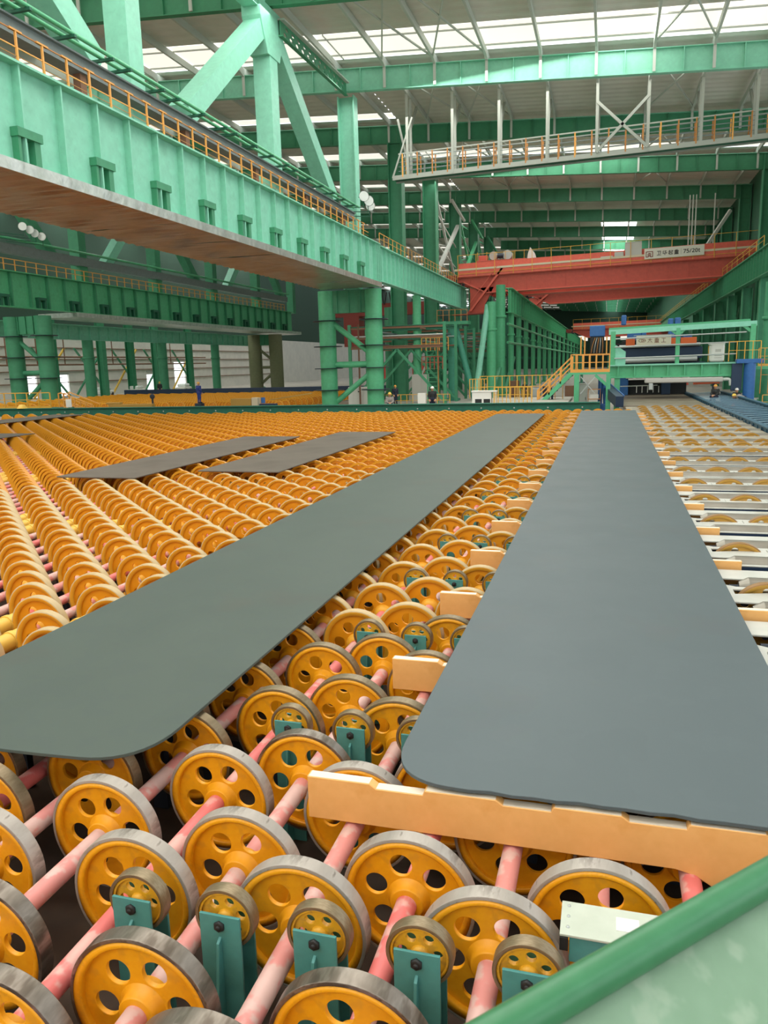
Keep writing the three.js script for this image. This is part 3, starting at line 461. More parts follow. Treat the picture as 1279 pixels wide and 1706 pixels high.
camera.updateMatrixWorld(true); camera.updateProjectionMatrix(); viewM.copy(camera.matrixWorld).invert(); projM.multiplyMatrices(camera.projectionMatrix, viewM);
function inReach(x, y, z, m) { const q = V(x, y, z).applyMatrix4(viewM); if (q.z > 0.3) return false; const p = V(x, y, z).applyMatrix4(projM); return Math.abs(p.x) < 1 + m && Math.abs(p.y) < 1 + m; }
const buried = (x, z) => PLATES.some(([a, b, c, d]) => x > a + 0.75 && x < b - 0.75 && z > c + 0.9 && z < d - 1.6);
const shafts = [];
[1.17, 0.6, 0.03, -0.55, -1.13, -1.71, -2.3, -2.86].forEach((x, i) => shafts.push([x, i % 2 ? -3.88 : -4.28]));
shafts.push([-3.48, -4.44]);
for (let j = -5; j < 76; j++) shafts.push([-6.70 - 0.53 * j, -7.76 - 0.537 * j]);
const shaftGeo = new Map();
let leftCount = 0;
shafts.forEach(([x, zc], i) => {
  const nearPlate = x > -1.5, between = x <= -1.5 && x > -3.3, underL = x <= -3.3 && x > -6.0;
  let label;
  if (nearPlate) label = `pink disc shaft under the wide grey plate, ${ord(i === 5 ? 0 : 5 - i)} from its left edge`;
  else if (between) label = `pink disc shaft between the two long plates, ${ord(i - 6)} left of the slotted bars`;
  else if (underL) label = `pink disc shaft passing under the green-grey plate, ${ord(i - 8)} from its right edge`;
  else label = `pink disc shaft of the open bed, ${ord(leftCount++)} left of the green-grey plate`;
  const t = thing('disc_roller', label, 'roller shaft', [x, 0, 0], 0, 'disc rollers of the cooling bed');
  part('shaft', [tube(V(0, HUB, -48.6), V(0, HUB, -0.9), 0.067, x > -7 ? 22 : 12)], i % 3 === 1 ? shaftRed : shaftPink, t);
  for (let z = -48.2; z < -1; z += 4.69) if (inReach(x, 0.4, z, 0.15)) part('bearing_stand', [B(-0.08, 0.08, -0.06, HUB - 0.05, z - 0.04, z + 0.04)], darkSteel, t);
  const far = [];
  let z = zc + 0.03; while (z < -1.5) z += PITCH; 
  for (; z > -48.5; z -= PITCH) {
    if (z > -2.3 || !inReach(x, 0.9, z, Math.hypot(x, z) < 10 ? 0.55 : 0.2) || buried(x, z)) continue;
    const dist = Math.hypot(x, z, 3.2), spin = dist < 7 ? (x === -1.13 && z > -4.4 ? 0.75 : 0.17 + rr(-0.08, 0.08)) : rnd() * 1.047;
    if (dist < 9.5) { const d = mesh('disc', G0, yellowPaint, t); d.position.set(0, HUB, z); d.rotation.z = spin; mesh('tyre', tyreNear, dist > 7 ? tyreDark : z > -3.3 || rnd() < 0.2 ? tyreSteelWorn : tyreSteel, d); }
    else if (dist < 23) { const d = mesh('disc', G1, vertexPaint, t); d.position.set(0, HUB, z); d.rotation.z = spin; }
    else if (dist < 33) { const d = mesh('disc', G2, vertexPaint, t); d.position.set(0, HUB, z); d.rotation.z = spin; }
    else { const g = G2.clone(); g.rotateZ(spin); g.translate(0, HUB, z); far.push(g); }
  }
  if (x < -6.2 && x > -26) for (let k = 0; k < 4; k++) {
    let c = -7.9 - 6.5 * k - (x + 7) * 0.02; const ph = (((c - zc) % PITCH) + PITCH) % PITCH; c += 0.59 - ph; if (!inReach(x, 0.8, c, 0.1)) continue;
    part('coupling', [tube(V(0, HUB, c + 0.28), V(0, HUB, c + 0.03), 0.115, 14), tube(V(0, HUB, c - 0.03), V(0, HUB, c - 0.28), 0.115, 14), tube(V(0, HUB, c + 0.035), V(0, HUB, c - 0.035), 0.13, 14)], couplingYellow, t);
  }
  if (far.length) { const o = part('far_discs', far, vertexPaint, t); o.userData.kind = 'stuff'; }
});
// cross sills under the shafts
for (let z = -2.4, n = 0; z > -48; z -= 4.69 * (z < -20 ? 2 : 1), n++) { const o = single('cross_sill', `${ord(n)} dark steel sill under the disc shafts, counted from the near end`, 'beam', [B(-47, 1.3, -0.06, 0.16, z - 0.12, z + 0.12)], darkSteel); }
// small idler wheels on teal brackets
{ const wheel = M(discWeb(0.157, 6, 0.028, 0.097, 0.03, 30, 12, 0.003), lathe([[0.148, -0.03], [0.166, -0.036], [0.166, 0.036], [0.148, 0.03]].reverse(), 40), lathe([[0.012, -0.045], [0.04, -0.045], [0.05, -0.016], [0.05, 0.016], [0.04, 0.045], [0.012, 0.045]].reverse(), 24)); uvm(wheel);
  const tyre = lathe([[0.164, -0.04], [0.181, -0.042], [0.185, -0.036], [0.185, 0.036], [0.181, 0.042], [0.164, 0.04]].reverse(), 44);
  const fp = RB(-0.125, 0.125, -0.06, 1.072, 0.075, 0.093, 0.003), rp = RB(-0.125, 0.125, -0.06, 1.065, -0.093, -0.075, 0.003);
  const rib = slab([[0, -0.06], [0.16, -0.06], [0.035, 0.92], [0, 0.94]], [], -0.009, 0.009, 0.002); rib.rotateY(-Math.PI / 2); rib.translate(0, 0, 0.093);
  const bolt = M(lathe([[0.001, 0.022], [0.026, 0.02], [0.034, 0.012], [0.034, 0]].reverse(), 6), lathe([[0.001, 0.03], [0.012, 0.028], [0.014, 0.02]].reverse(), 12)).translate(0, 1.01, 0.093);
  const spacer = M(tube(V(0, 1.01, -0.08), V(0, 1.01, 0.08), 0.014, 10), B(-0.1, 0.1, 0.3, 0.34, -0.08, 0.08));
  let proto = null;
  for (let n = 0; n < 17; n++) for (let k = 0; k < 5; k++) {
    const x = -2.6 + 0.572 * k, z = -3.53 - ROW * n; if (n > 0 && x > -1.4) continue; if (n > 8 && x > -1.9) continue;
    const label = n === 0 ? ['leftmost', 'second', 'third', 'fourth', 'fifth'][k] + ' small wheel on a teal bracket in the nearest row before the slotted bar'
      : `small yellow wheel on a teal bracket, ${['left', 'middle', 'plate-side'][k]} one of the ${ord(n)} row back`;
    let t;
    if (!proto) {
      t = proto = thing('idler_wheel', label, 'wheel', [x, 0, z]);
      mesh('front_bracket', fp, tealPaint, t); mesh('rear_bracket', rp, tealPaint, t); mesh('rib', rib, tealPaint, t); mesh('bolt', bolt, blackish, t); mesh('axle', spacer, darkSteel, t);
      const w = mesh('wheel', wheel, smallYellow, t); w.position.y = 1.01; mesh('tyre', tyre, tyreDark, w);
    } else { t = proto.clone(); t.name = numbered('idler_wheel'); t.position.set(x, 0, z); t.userData = { label, category: 'wheel', kind: 'thing' }; scene.add(t); const w = t.getObjectByName('wheel'); w.rotation.z = rnd() * 1.05; }
    t.userData.group = 'small idler wheels on teal brackets';
  } }
// yellow slotted bars across the lift table
{ const top = 1.172, lo = 1.138, pts = [[-2.03, 0.845], [-2.03, top]];
  for (const [a, b] of [[-1.56, -1.17], [-0.66, -0.29], [0.16, 0.56], [1.02, 1.4]]) pts.push([a, top], [a + 0.05, lo], [b, lo], [b + 0.015, top]);
  pts.push([1.93, top], [1.93, 0.848], [1.14, 0.848], [1.06, 0.78], [1.05, 0.3], [0.8, 0.3], [0.79, 0.62], [0.72, 0.76], [0.62, 0.82], [0.5, 0.846]);
  const face = slab(pts, [], -0.045, 0.045, 0.005);
  const caps = []; let px = -2.03; for (const [a, b] of [[-1.56, -1.17], [-0.66, -0.29], [0.16, 0.56], [1.02, 1.4]]) { caps.push(B(px + 0.01, a, top, top + 0.002, -0.04, 0.04), B(a + 0.05, b, lo, lo + 0.002, -0.04, 0.04)); px = b + 0.015; } caps.push(B(px, 1.92, top, top + 0.002, -0.04, 0.04));
  const cap = M(caps), foot = B(0.74, 1.1, -0.06, 0.3, -0.08, 0.08);
  let proto = null;
  for (let n = 0; n < 18; n++) {
    const z = -4.855 - ROW * n, label = n === 0 ? 'nearest slotted yellow bar, crossing in front of the wide grey plate' : `${ord(n)} slotted yellow bar of the row, counted back from the near plate end`;
    let t; if (!proto) { t = proto = thing('slotted_bar', label, 'bar', [0, 0, z]); mesh('bar_body', face, barPaint, t); mesh('worn_top', cap, barWorn, t); mesh('foot', foot, darkSteel, t); }
    else { t = proto.clone(); t.name = numbered('slotted_bar'); t.position.z = z; t.userData = { label, category: 'bar', kind: 'thing' }; scene.add(t); }
    t.userData.group = 'yellow slotted bars of the lift table';
  } }
// hot-rolled plates
function plate(label, x0, x1, z0, z1, rad, m, opts = {}) {
  const s = new THREE.Shape(), P = (x, z) => [x * PL, -z * PL], j = opts.jag || 0;   // drawn in x, -z
  const [r1, r2, r3, r4] = rad;                                            // near left, near right, far right, far left
  const q = (f, a) => s[f](...a.flat());
  s.moveTo(...P(x0, z1 - r1 * 1.25)); s.bezierCurveTo(...P(x0, z1 - r1 * 0.45), ...P(x0 + r1 * 0.35, z1 - r1 * 0.05), ...P(x0 + r1, z1));
  const n = 14; for (let i = 1; i <= n; i++) { const x = x0 + r1 + (x1 - r2 - x0 - r1) * i / n; s.lineTo(...P(x, z1 + (opts.bow || 0) * Math.sin(Math.PI * i / n) + rr(-j, j))); }
  s.bezierCurveTo(...P(x1 - r2 * 0.35, z1 - r2 * 0.05), ...P(x1, z1 - r2 * 0.45), ...P(x1, z1 - r2 * 1.25));
  s.lineTo(...P(x1, z0 + r3)); s.bezierCurveTo(...P(x1, z0 + r3 * 0.4), ...P(x1 - r3 * 0.4, z0), ...P(x1 - r3, z0));
  s.lineTo(...P(x0 + r4, z0)); s.bezierCurveTo(...P(x0 + r4 * 0.4, z0), ...P(x0, z0 + r4 * 0.4), ...P(x0, z0 + r4)); s.closePath();
  const g = new THREE.ExtrudeGeometry(s, { depth: 0.022, bevelEnabled: true, bevelThickness: 0.003, bevelSize: 0.003, bevelOffset: -0.003, bevelSegments: 1, curveSegments: 10 });
  g.rotateX(-Math.PI / 2); g.translate(0, PT + 0.002, 0);
  return single('steel_plate', label, 'steel plate', [uvm(clean(g))], m);
}
plate('wide grey rolled plate, the longest one beside the white roller table', -1.45, 1.53, -46.6, -4.86, [0.45, 0.45, 0.1, 0.1], plateSteel, { jag: 0.012 });
plate('long green-grey rolled plate lying slantwise across the middle of the bed', -6.04, -3.33, -44.4, -4.62, [0.5, 0.5, 0.6, 0.5], plateSteelWarm, { bow: 0.03 });
plate('short brownish plate on the left, farther of the two short ones', -15.1, -12.54, -30.7, -18.5, [0.05, 0.05, 0.05, 0.05], plateBrown);
plate('short brownish plate next to the long green-grey plate', -11.46, -8.9, -32.85, -20.05, [0.05, 0.05, 0.05, 0.05], plateBrown);
plate('dark plate far at the left end of the bed before the green beam', -38.2, -35.4, -47.3, -38, [0.05, 0.05, 0.05, 0.05], plateBrown);
plate('dark plate corner cut off by the left edge of the view', -30.4, -27.2, -32.2, -24, [0.05, 0.05, 0.05, 0.05], plateBrown);
// green beam closing the bed, with its bolts
{ const t = thing('bed_end_beam', 'long dark green beam closing the far end of the disc bed', 'beam', [0, 0, -50]);
  part('web', [B(-48, -0.45, 0.98, 1.46, -0.1, 0.1)], tealBeam, t); part('top_flange', [B(-48, -0.45, 1.46, 1.52, -0.25, 0.25)], tealBeam, t); part('bottom_flange', [B(-48, -0.45, 0.92, 0.98, -0.25, 0.25)], tealBeam, t);
  for (let i = 0; i < 16; i++) part('leg', [B(-47 + i * 3, -46.7 + i * 3, -0.06, 0.92, -0.15, 0.15)], tealBeam, t);
  for (let i = 0; i < 21; i++) part('bolt', [lathe([[0.001, 0.03], [0.05, 0.03], [0.05, 0]].reverse(), 8).translate(-43.5 + i * 2.1, 1.2, 0.1)], galvanised, t); }
// pale box and teal channel in front of the slotted bar
{ const t = thing('machine_box', 'pale green steel cover box in front of the nearest slotted bar', 'box', [0, 0, -3.87]);
  part('cover', [RB(-0.17, 1.0, 1.085, 1.1, -0.13, 0.14, 0.004)], paleBox, t); part('front', [RB(-0.12, 1.0, 0.93, 1.085, 0.1, 0.128, 0.004)], tealPaint, t); part('back', [B(-0.12, 1.0, 0.93, 1.085, -0.12, -0.1)], tealPaint, t);
  part('nameplate', [RB(0.12, 0.24, 1.1, 1.103, -0.06, 0.045, 0.001)], offWhite, t); for (let i = 0; i < 3; i++) part('bolt', [lathe([[0.001, 0.008], [0.008, 0.006], [0.01, 0]].reverse(), 10).rotateX(-Math.PI / 2).translate(-0.13, 1.1, -0.09 + i * 0.085)], galvanised, t);
  part('latch', [RB(-0.17, -0.125, 1.0, 1.08, 0.1, 0.14, 0.004)], blackish, t); part('stand', [B(0.2, 0.3, -0.06, 0.93, -0.09, 0.09), B(0.8, 0.9, -0.06, 0.93, -0.09, 0.09)], darkSteel, t); }
// green guard rail of the photographer's platform, bottom right
{ const a = V(-0.381, 3.355, -0.452), b = V(0.86, 3.355, -1.772), u = b.clone().sub(a).normalize();
  const t = thing('guard_rail', 'blurred green pipe rail with a dusty sheet below, bottom right corner', 'railing');
  part('pipe', [tube(a, b, 0.0235, 28)], railGreen, t);
  const side = u.clone().cross(V(0, 1, 0)).normalize(); // towards the platform or away
  const slabQuad = (p, q, s, w, dy) => { const o = s.clone().multiplyScalar(w).add(V(0, dy, 0)), m = p.clone().add(q).multiplyScalar(0.5).addScaledVector(o, 0.5), L = q.distanceTo(p), gg = new THREE.BoxGeometry(o.length(), 0.006, L); const zx = q.clone().sub(p).normalize(), xx = o.clone().normalize(), yy = V().crossVectors(zx, xx); uvm(gg); const g3 = uvm(gg); g3.applyMatrix4(new THREE.Matrix4().makeBasis(xx, yy, zx).setPosition(m)); return g3; }; part('sheet', [slabQuad(a.clone().add(V(0, -0.017, 0)), b.clone().add(V(0, -0.017, 0)), side, 0.5, -0.3)], dustyGreen, t);
  part('clamp', [bar(a.clone().lerp(b, 0.53).add(V(0, -0.05, 0)), a.clone().lerp(b, 0.545).add(V(0, -0.05, 0)), 0.02, 0.012)], railGreen, t); }

// ---------------------------------------------------------------- roller table at the right of the wide plate
const discZ = [-5.955, -8.3, -10.64, -12.98, -15.33, -17.67, -20.0, -22.2, -24.5, -26.9]; const discZ2 = [-28.88, -30.0, -32.3, -34.4, -36.6, -38.8, -41, -43, -44.9, -46.6, -48, -49.6, -51.4];
const tableX = [2.07, 2.88, 3.69, 4.5, 5.31];
struct('trim_50', [B(1.5, 6.1, -0.06, 0.3, -54, -5)], darkSteel);
tableX.forEach((x, i) => {
  const t = thing('disc_roller', `${ord(i)} line of disc tops in the white table covers, from the wide plate`, 'roller shaft', [x, 0, 0], 0, 'disc rollers of the roller table');
  part('shaft', [tube(V(0, HUB, -53.5), V(0, HUB, -5.2), 0.06, 10)], shaftPink, t);
  for (const z of [...discZ, ...discZ2]) { const d = mesh('disc', GT, vertexPaint, t); d.position.set(0, HUB, z - 0.03); d.rotation.z = rnd() * 1.05; }
  for (let z = -7; z > -53; z -= 9) part('bearing_stand', [B(-0.08, 0.08, 0.3, HUB - 0.07, z - 0.05, z + 0.05)], tealPaint, t);
});
{ const rect = (x0, x1, z0, z1) => [[x0, z0], [x0, z1], [x1, z1], [x1, z0]];
  // one cover: from the dark gap in front of one bar to the next bar beyond; z measured from the disc row
  const covers = (n, zd, z0, z1, roll, gap, label) => {
    const holes = [];
    for (const x of tableX) holes.push(rect(x - 0.41, x + 0.41, -0.12, 0.1));
    for (const r of roll) holes.push([[1.42, r - 0.0], [1.52, r - 0.2], [6.0, r - 0.2], [6.0, r + 0.2], [1.72, r + 0.2]]);
    const t = thing('table_cover', label, 'cover plate', [0, 0, zd]);
    const outer = gap ? [[1.1, z0], [6.1, z0], [6.1, z1], [1.92, z1], [1.92, z1 + 0.0], [1.1, z1]] : [[1.1, z0], [6.1, z0], [6.1, z1], [1.1, z1]];
    const g = slab(outer, holes, 0, 0.02, 0.002); part('cover_sheet', [flat(g, 1.062)], zd < -27 ? coverWorn : coverPaint, t);
    part('edge_lip', [B(1.95, 6.1, 0.8, 1.047, z1 - 0.012, z1)], navy, t); part('edge_lip', [B(1.95, 6.1, 0.8, 1.047, z0, z0 + 0.012)], navy, t);
    part('support', [B(1.34, 1.44, -0.06, 1.042, z0 + 0.1, z0 + 0.2), B(6.02, 6.09, 0.3, 1.042, z0 + 0.1, z0 + 0.2)], darkSteel, t);
    t.userData.group = 'white cover plates of the roller table';
  };
  discZ.forEach((zd, n) => covers(n, zd, -1.14, 0.93, [-0.45, 0.66], true, `${ord(n)} white cover sheet of the roller table, counted from the near end`));
  discZ2.forEach((zd, n) => { const a = n ? (discZ2[n - 1] - zd) / 2 : 0.9, b = n < discZ2.length - 1 ? (zd - discZ2[n + 1]) / 2 : 1; covers(n + 10, zd, -b + 0.08, a - 0.08, b > 0.7 ? [-0.45] : [], false, `${ord(n + discZ.length)} white cover sheet of the roller table, counted from the near end`); });
  const roll = M(tube(V(1.9, 0, 0), V(6.05, 0, 0), 0.155, 24), tube(V(1.78, 0, 0), V(1.9, 0, 0), 0.09, 16, 0.155));
  let proto = null, n = 0;
  for (const zd of discZ) for (const o of [0.66, -0.45]) {
    const label = `${ord(n)} bare steel table roller, counted from the near end of the white covers`;
    let t; if (!proto) { t = proto = thing('table_roller', label, 'roller', [0, 0.985, zd + o]); mesh('barrel', roll, rollerSteel, t); part('journal', [tube(V(1.66, 0, 0), V(1.8, 0, 0), 0.05, 12)], darkSteel, t); part('bearing', [B(6.05, 6.2, -0.42, 0.1, -0.1, 0.1)], darkSteel, t); }
    else { t = proto.clone(); t.name = numbered('table_roller'); t.position.z = zd + o; t.userData = { label, category: 'roller', kind: 'thing' }; scene.add(t); }
    t.userData.group = 'rollers of the roller table'; n++;
  }
  for (const zd of discZ2.filter((z, i) => i > 0)) { const t = proto.clone(); t.name = numbered('table_roller'); t.position.z = zd - 0.45; t.userData = { label: `${ord(n++)} bare steel table roller, counted from the near end of the white covers`, category: 'roller', kind: 'thing', group: 'rollers of the roller table' }; scene.add(t); }
  single('apron_plate', 'brown steel apron at the far end of the roller table under the gantry', 'plate', [B(1.0, 6.0, 0.9, 1.1, -74, -52.6)], std({ roughness: 0.5, metalness: 0.4, map: tex(256, (i) => mix([150, 140, 122], [112, 98, 82], N1[i]), 6) }));
  const s = thing('blue_trough', 'dark blue trough at the far end beside the roller table', 'trough', [0, 0, 0]); part('side', [bar(V(0.75, 1.35, -53), V(-0.2, 1.9, -62), 0.5, 0.7)], navy, s); part('lip', [bar(V(1.02, 1.72, -53), V(0.1, 2.28, -62), 0.06, 0.08)], bluePaint, s);
}
// blue cable guard along the right side of the roller table
{ const t = thing('cable_guard', 'long blue ladder-like cable guard on the right of the roller table', 'guard', [0, 0, 0]);
  part('side_beam', [B(6.15, 6.3, 0.1, 1.2, -72, -14)], blueGuard, t); part('top_edge', [B(6.1, 6.36, 1.2, 1.26, -72, -14)], blueGuard, t);
  part('outer_beam', [B(8.45, 8.6, 0.1, 1.35, -66, -14)], blueGuard, t); part('outer_lip', [B(8.4, 8.65, 1.35, 1.42, -66, -14)], blueGuard, t); part('bed_pan', [B(6.3, 8.45, 0.55, 0.6, -70, -14)], blackish, t);
  for (let z = -24, i = 0; z > -68; z -= 1.25, i++) { part('rung', [bar(V(6.36, 1.2, z), V(8.42, 1.26, z - 0.2), 0.09, 0.03)], blueLight, t); part('diagonal_rung', [bar(V(6.36, 1.12, z - 0.1), V(8.42, 1.18, z - 1.1), 0.05, 0.03)], blueGuard, t); }
  for (let z = -24; z > -70; z -= 1.0) part('side_rib', [B(6.1, 6.16, 0.2, 1.2, z - 0.04, z + 0.04)], blueGuard, t); }
// ---------------------------------------------------------------- suspended maintenance walkway below the roof
{ const z = -77, x0 = -20.4, x1 = 16.6, yb = (x) => 21.65 + 0.018 * (x + 20.4), t = thing('suspended_walkway', 'long pale walkway hung below the roof with railing and hangers', 'walkway', [0, 0, z]);
  const L = (x, dy, dz = 0) => V(x, yb(x) + dy, dz);
  part('front_chord', [bar(L(x0, 0, 0.7), L(x1, 0, 0.7), 0.12, 0.4)], walkGrey, t); part('rear_chord', [bar(L(x0, 0, -0.7), L(x1, 0, -0.7), 0.12, 0.4)], walkGrey, t); part('deck', [bar(L(x0, -0.02, 0), L(x1, -0.02, 0), 1.3, 0.06)], greenDark, t);
  for (const s of [0.7, -0.7]) { part('top_rail', [bar(L(x0 + 0.6, 2.1, s), L(x1, 2.1, s), 0.07, 0.12)], walkGrey, t); for (const dy of [0.55, 0.95, 1.35, 1.72]) part('mid_rail', [bar(L(x0 + 0.6, dy, s), L(x1, dy, s), 0.04, 0.05)], greyBeam, t); }
  for (let x = x0 + 1; x < x1; x += 1.45) part('post', [bar(L(x, 0, 0.72), L(x, 2.1, 0.72), 0.12, 0.09), bar(L(x, 0, -0.72), L(x, 2.1, -0.72), 0.12, 0.09)], rnd() < 0.4 ? railOrange : railRust, t);
  for (let i = 0; i < 9; i++) { const x = -18.9 + 4.33 * i; if (x > x1) break; for (const s of [0.7, -0.7]) part('hanger', [bar(L(x, -0.1, s), V(x, roofUnder(x) + 0.1, s), 0.24, 0.16)], walkGrey, t); part('knee_brace', [bar(V(x, roofUnder(x) - 2.4, -0.8), V(x, roofUnder(x) + 0.1, -3.4), 0.2, 0.3)], walkGrey, t); }
  for (const [a, b] of [[-18.9 + 4.33 * 4, -18.9 + 4.33 * 5]]) for (const f of [0, 1]) part('cross_brace', [bar(L(f ? b : a, 0.2, 0.75), L(f ? a : b, 4.4, 0.75), 0.2, 0.24)], walkGrey, t);
  part('end_brace', [bar(L(x0, 0, 0.7), L(-18.4, 5.2, 0.7), 0.14, 0.14)], walkGrey, t); part('end_brace', [bar(L(-18.9, 0, -0.7), L(-19.8, 5.2, 0.7), 0.14, 0.14)], walkGrey, t);
}
// ---------------------------------------------------------------- cranes
function strokes(ctx, list, x, y, s, w) { ctx.lineWidth = w; ctx.lineCap = 'butt'; ctx.beginPath(); for (const l of list) { ctx.moveTo(x + l[0] * s, y + l[1] * s); for (let i = 2; i < l.length; i += 2) ctx.lineTo(x + l[i] * s, y + l[i + 1] * s); } ctx.stroke(); }
function canvasMat(w, h, draw, o = {}) { const c = document.createElement('canvas'); c.width = w; c.height = h; draw(c.getContext('2d')); const t = new THREE.CanvasTexture(c); t.colorSpace = THREE.SRGBColorSpace; t.magFilter = THREE.LinearFilter; return std({ map: t, roughness: 0.6, ...o }); }
const ZI = [[[1, 1, 8, 1, 8, 6, 6.8, 5.4], [4.3, 1, 4.3, 9], [0.6, 9, 9.4, 9]],
  [[2.6, 0.5, 0.8, 4], [1.9, 2.4, 1.9, 5.6], [8.6, 1, 5.2, 2.6], [5.2, 0.4, 5.2, 4.6, 9, 4.6, 9, 3.6], [0.5, 6.6, 9.5, 6.6], [5, 5.6, 5, 9.8]],
  [[1, 2, 4.8, 2], [0.5, 4, 5, 4], [2.8, 0.5, 2.8, 8.2], [2.8, 6, 5, 6], [1.2, 5.4, 1.4, 8, 3, 9, 9.5, 9], [5.8, 1.6, 9, 1.6, 9, 4, 6, 4, 6, 7, 9.3, 7, 9.3, 6]],
  [[7.6, 0.7, 2, 1.5], [0.5, 2.6, 9.5, 2.6], [1.8, 3.9, 8.2, 3.9, 8.2, 6.8, 1.8, 6.8, 1.8, 3.9], [1.8, 5.3, 8.2, 5.3], [5, 1.2, 5, 9.2], [1.2, 8, 8.8, 8], [0.4, 9.4, 9.6, 9.4]]];
const signMat = canvasMat(640, 112, (c) => {
  c.fillStyle = '#d9d4c6'; c.fillRect(0, 0, 640, 112); c.strokeStyle = '#7d3d32';
  strokes(c, [[0.4, 1, 0.4, 9], [0, 1, 10, 1], [9.7, 1, 9.7, 9], [0.4, 8.6, 3.2, 8.6, 3.2, 3.4], [9.6, 8.6, 6.8, 8.6, 6.8, 3.4], [3.8, 3.4, 6.2, 3.4], [5, 3.4, 5, 7.4], [3.8, 7.4, 6.2, 7.4]], 16, 26, 7.6, 9);
  c.strokeStyle = '#35322c'; ZI.forEach((z, i) => strokes(c, z, 132 + i * 62, 30, 5.4, 6.5));
  c.fillStyle = '#8d8879'; c.fillRect(392, 22, 3, 66); c.fillStyle = '#35322c'; c.font = 'bold 60px sans-serif'; c.fillText('75/20t', 416, 78, 196);
});
function crane(z, x0, x1, y, label, tilt, big) {
  const t = thing('overhead_crane', label, 'crane', [x0, y, z]); t.rotation.z = tilt; const W = x1 - x0;
  const sec = (zz, n) => { // one main girder, tapered at its end
    const g = slab([[0.3, 1.5], [2.2, 1.5], [5.2, 0], [W, 0], [W, 2.1], [0.3, 2.1]], [], zz - 0.7, zz + 0.7, 0.02); part('main_girder', [g], craneRed, t);
    part('bottom_flange', [bar(V(5.2, 0, zz), V(W, 0, zz), 1.9, 0.14), bar(V(2.2, 1.5, zz), V(5.2, 0, zz), 1.9, 0.14)], craneBright, t);
    part('top_flange', [B(0, W, 2.1, 2.2, zz - 0.95, zz + 0.95)], craneBright, t);
  };
  sec(0, 0); if (big) sec(-6.5, 1);
  part('walkway_girder', [B(1.5, W, 2.2, 3.0, 0.95, 1.15)], craneBright, t); part('walkway_beam', [B(1.0, W, 3.0, 3.25, 0.5, 1.2)], beige, t); part('top_girder', [B(1.5, W, 3.25, 4.0, 0.2, 0.6)], craneBright, t);
  for (let x = 3; x < W; x += 2.5) part('web_stiffener', [B(x - 0.05, x + 0.05, 0.1, 2.1, 0.7, 0.76)], craneRed, t);
  for (let x = 1.5; x < W; x += 2.45) part('rail_post', [B(x - 0.035, x + 0.035, 2.2, 5.0, 1.2, 1.27)], railYellow, t); part('hand_rail', [B(1.5, W, 4.95, 5.0, 1.21, 1.25)], railYellow, t); part('hand_rail', [B(1.5, W, 2.55, 2.6, 1.21, 1.25)], railYellow, t);
  part('end_carriage', [B(-0.4, 1.2, 1.55, 2.4, -7.5, 2)], craneDark, t);
  for (let i = 0; i < 4; i++) part('wheel', [tube(V(1.0, 1.7, 1.4 - i * 2.6), V(1.4, 1.7, 1.4 - i * 2.6), 0.4, 16)], darkSteel, t);
  return t;
}
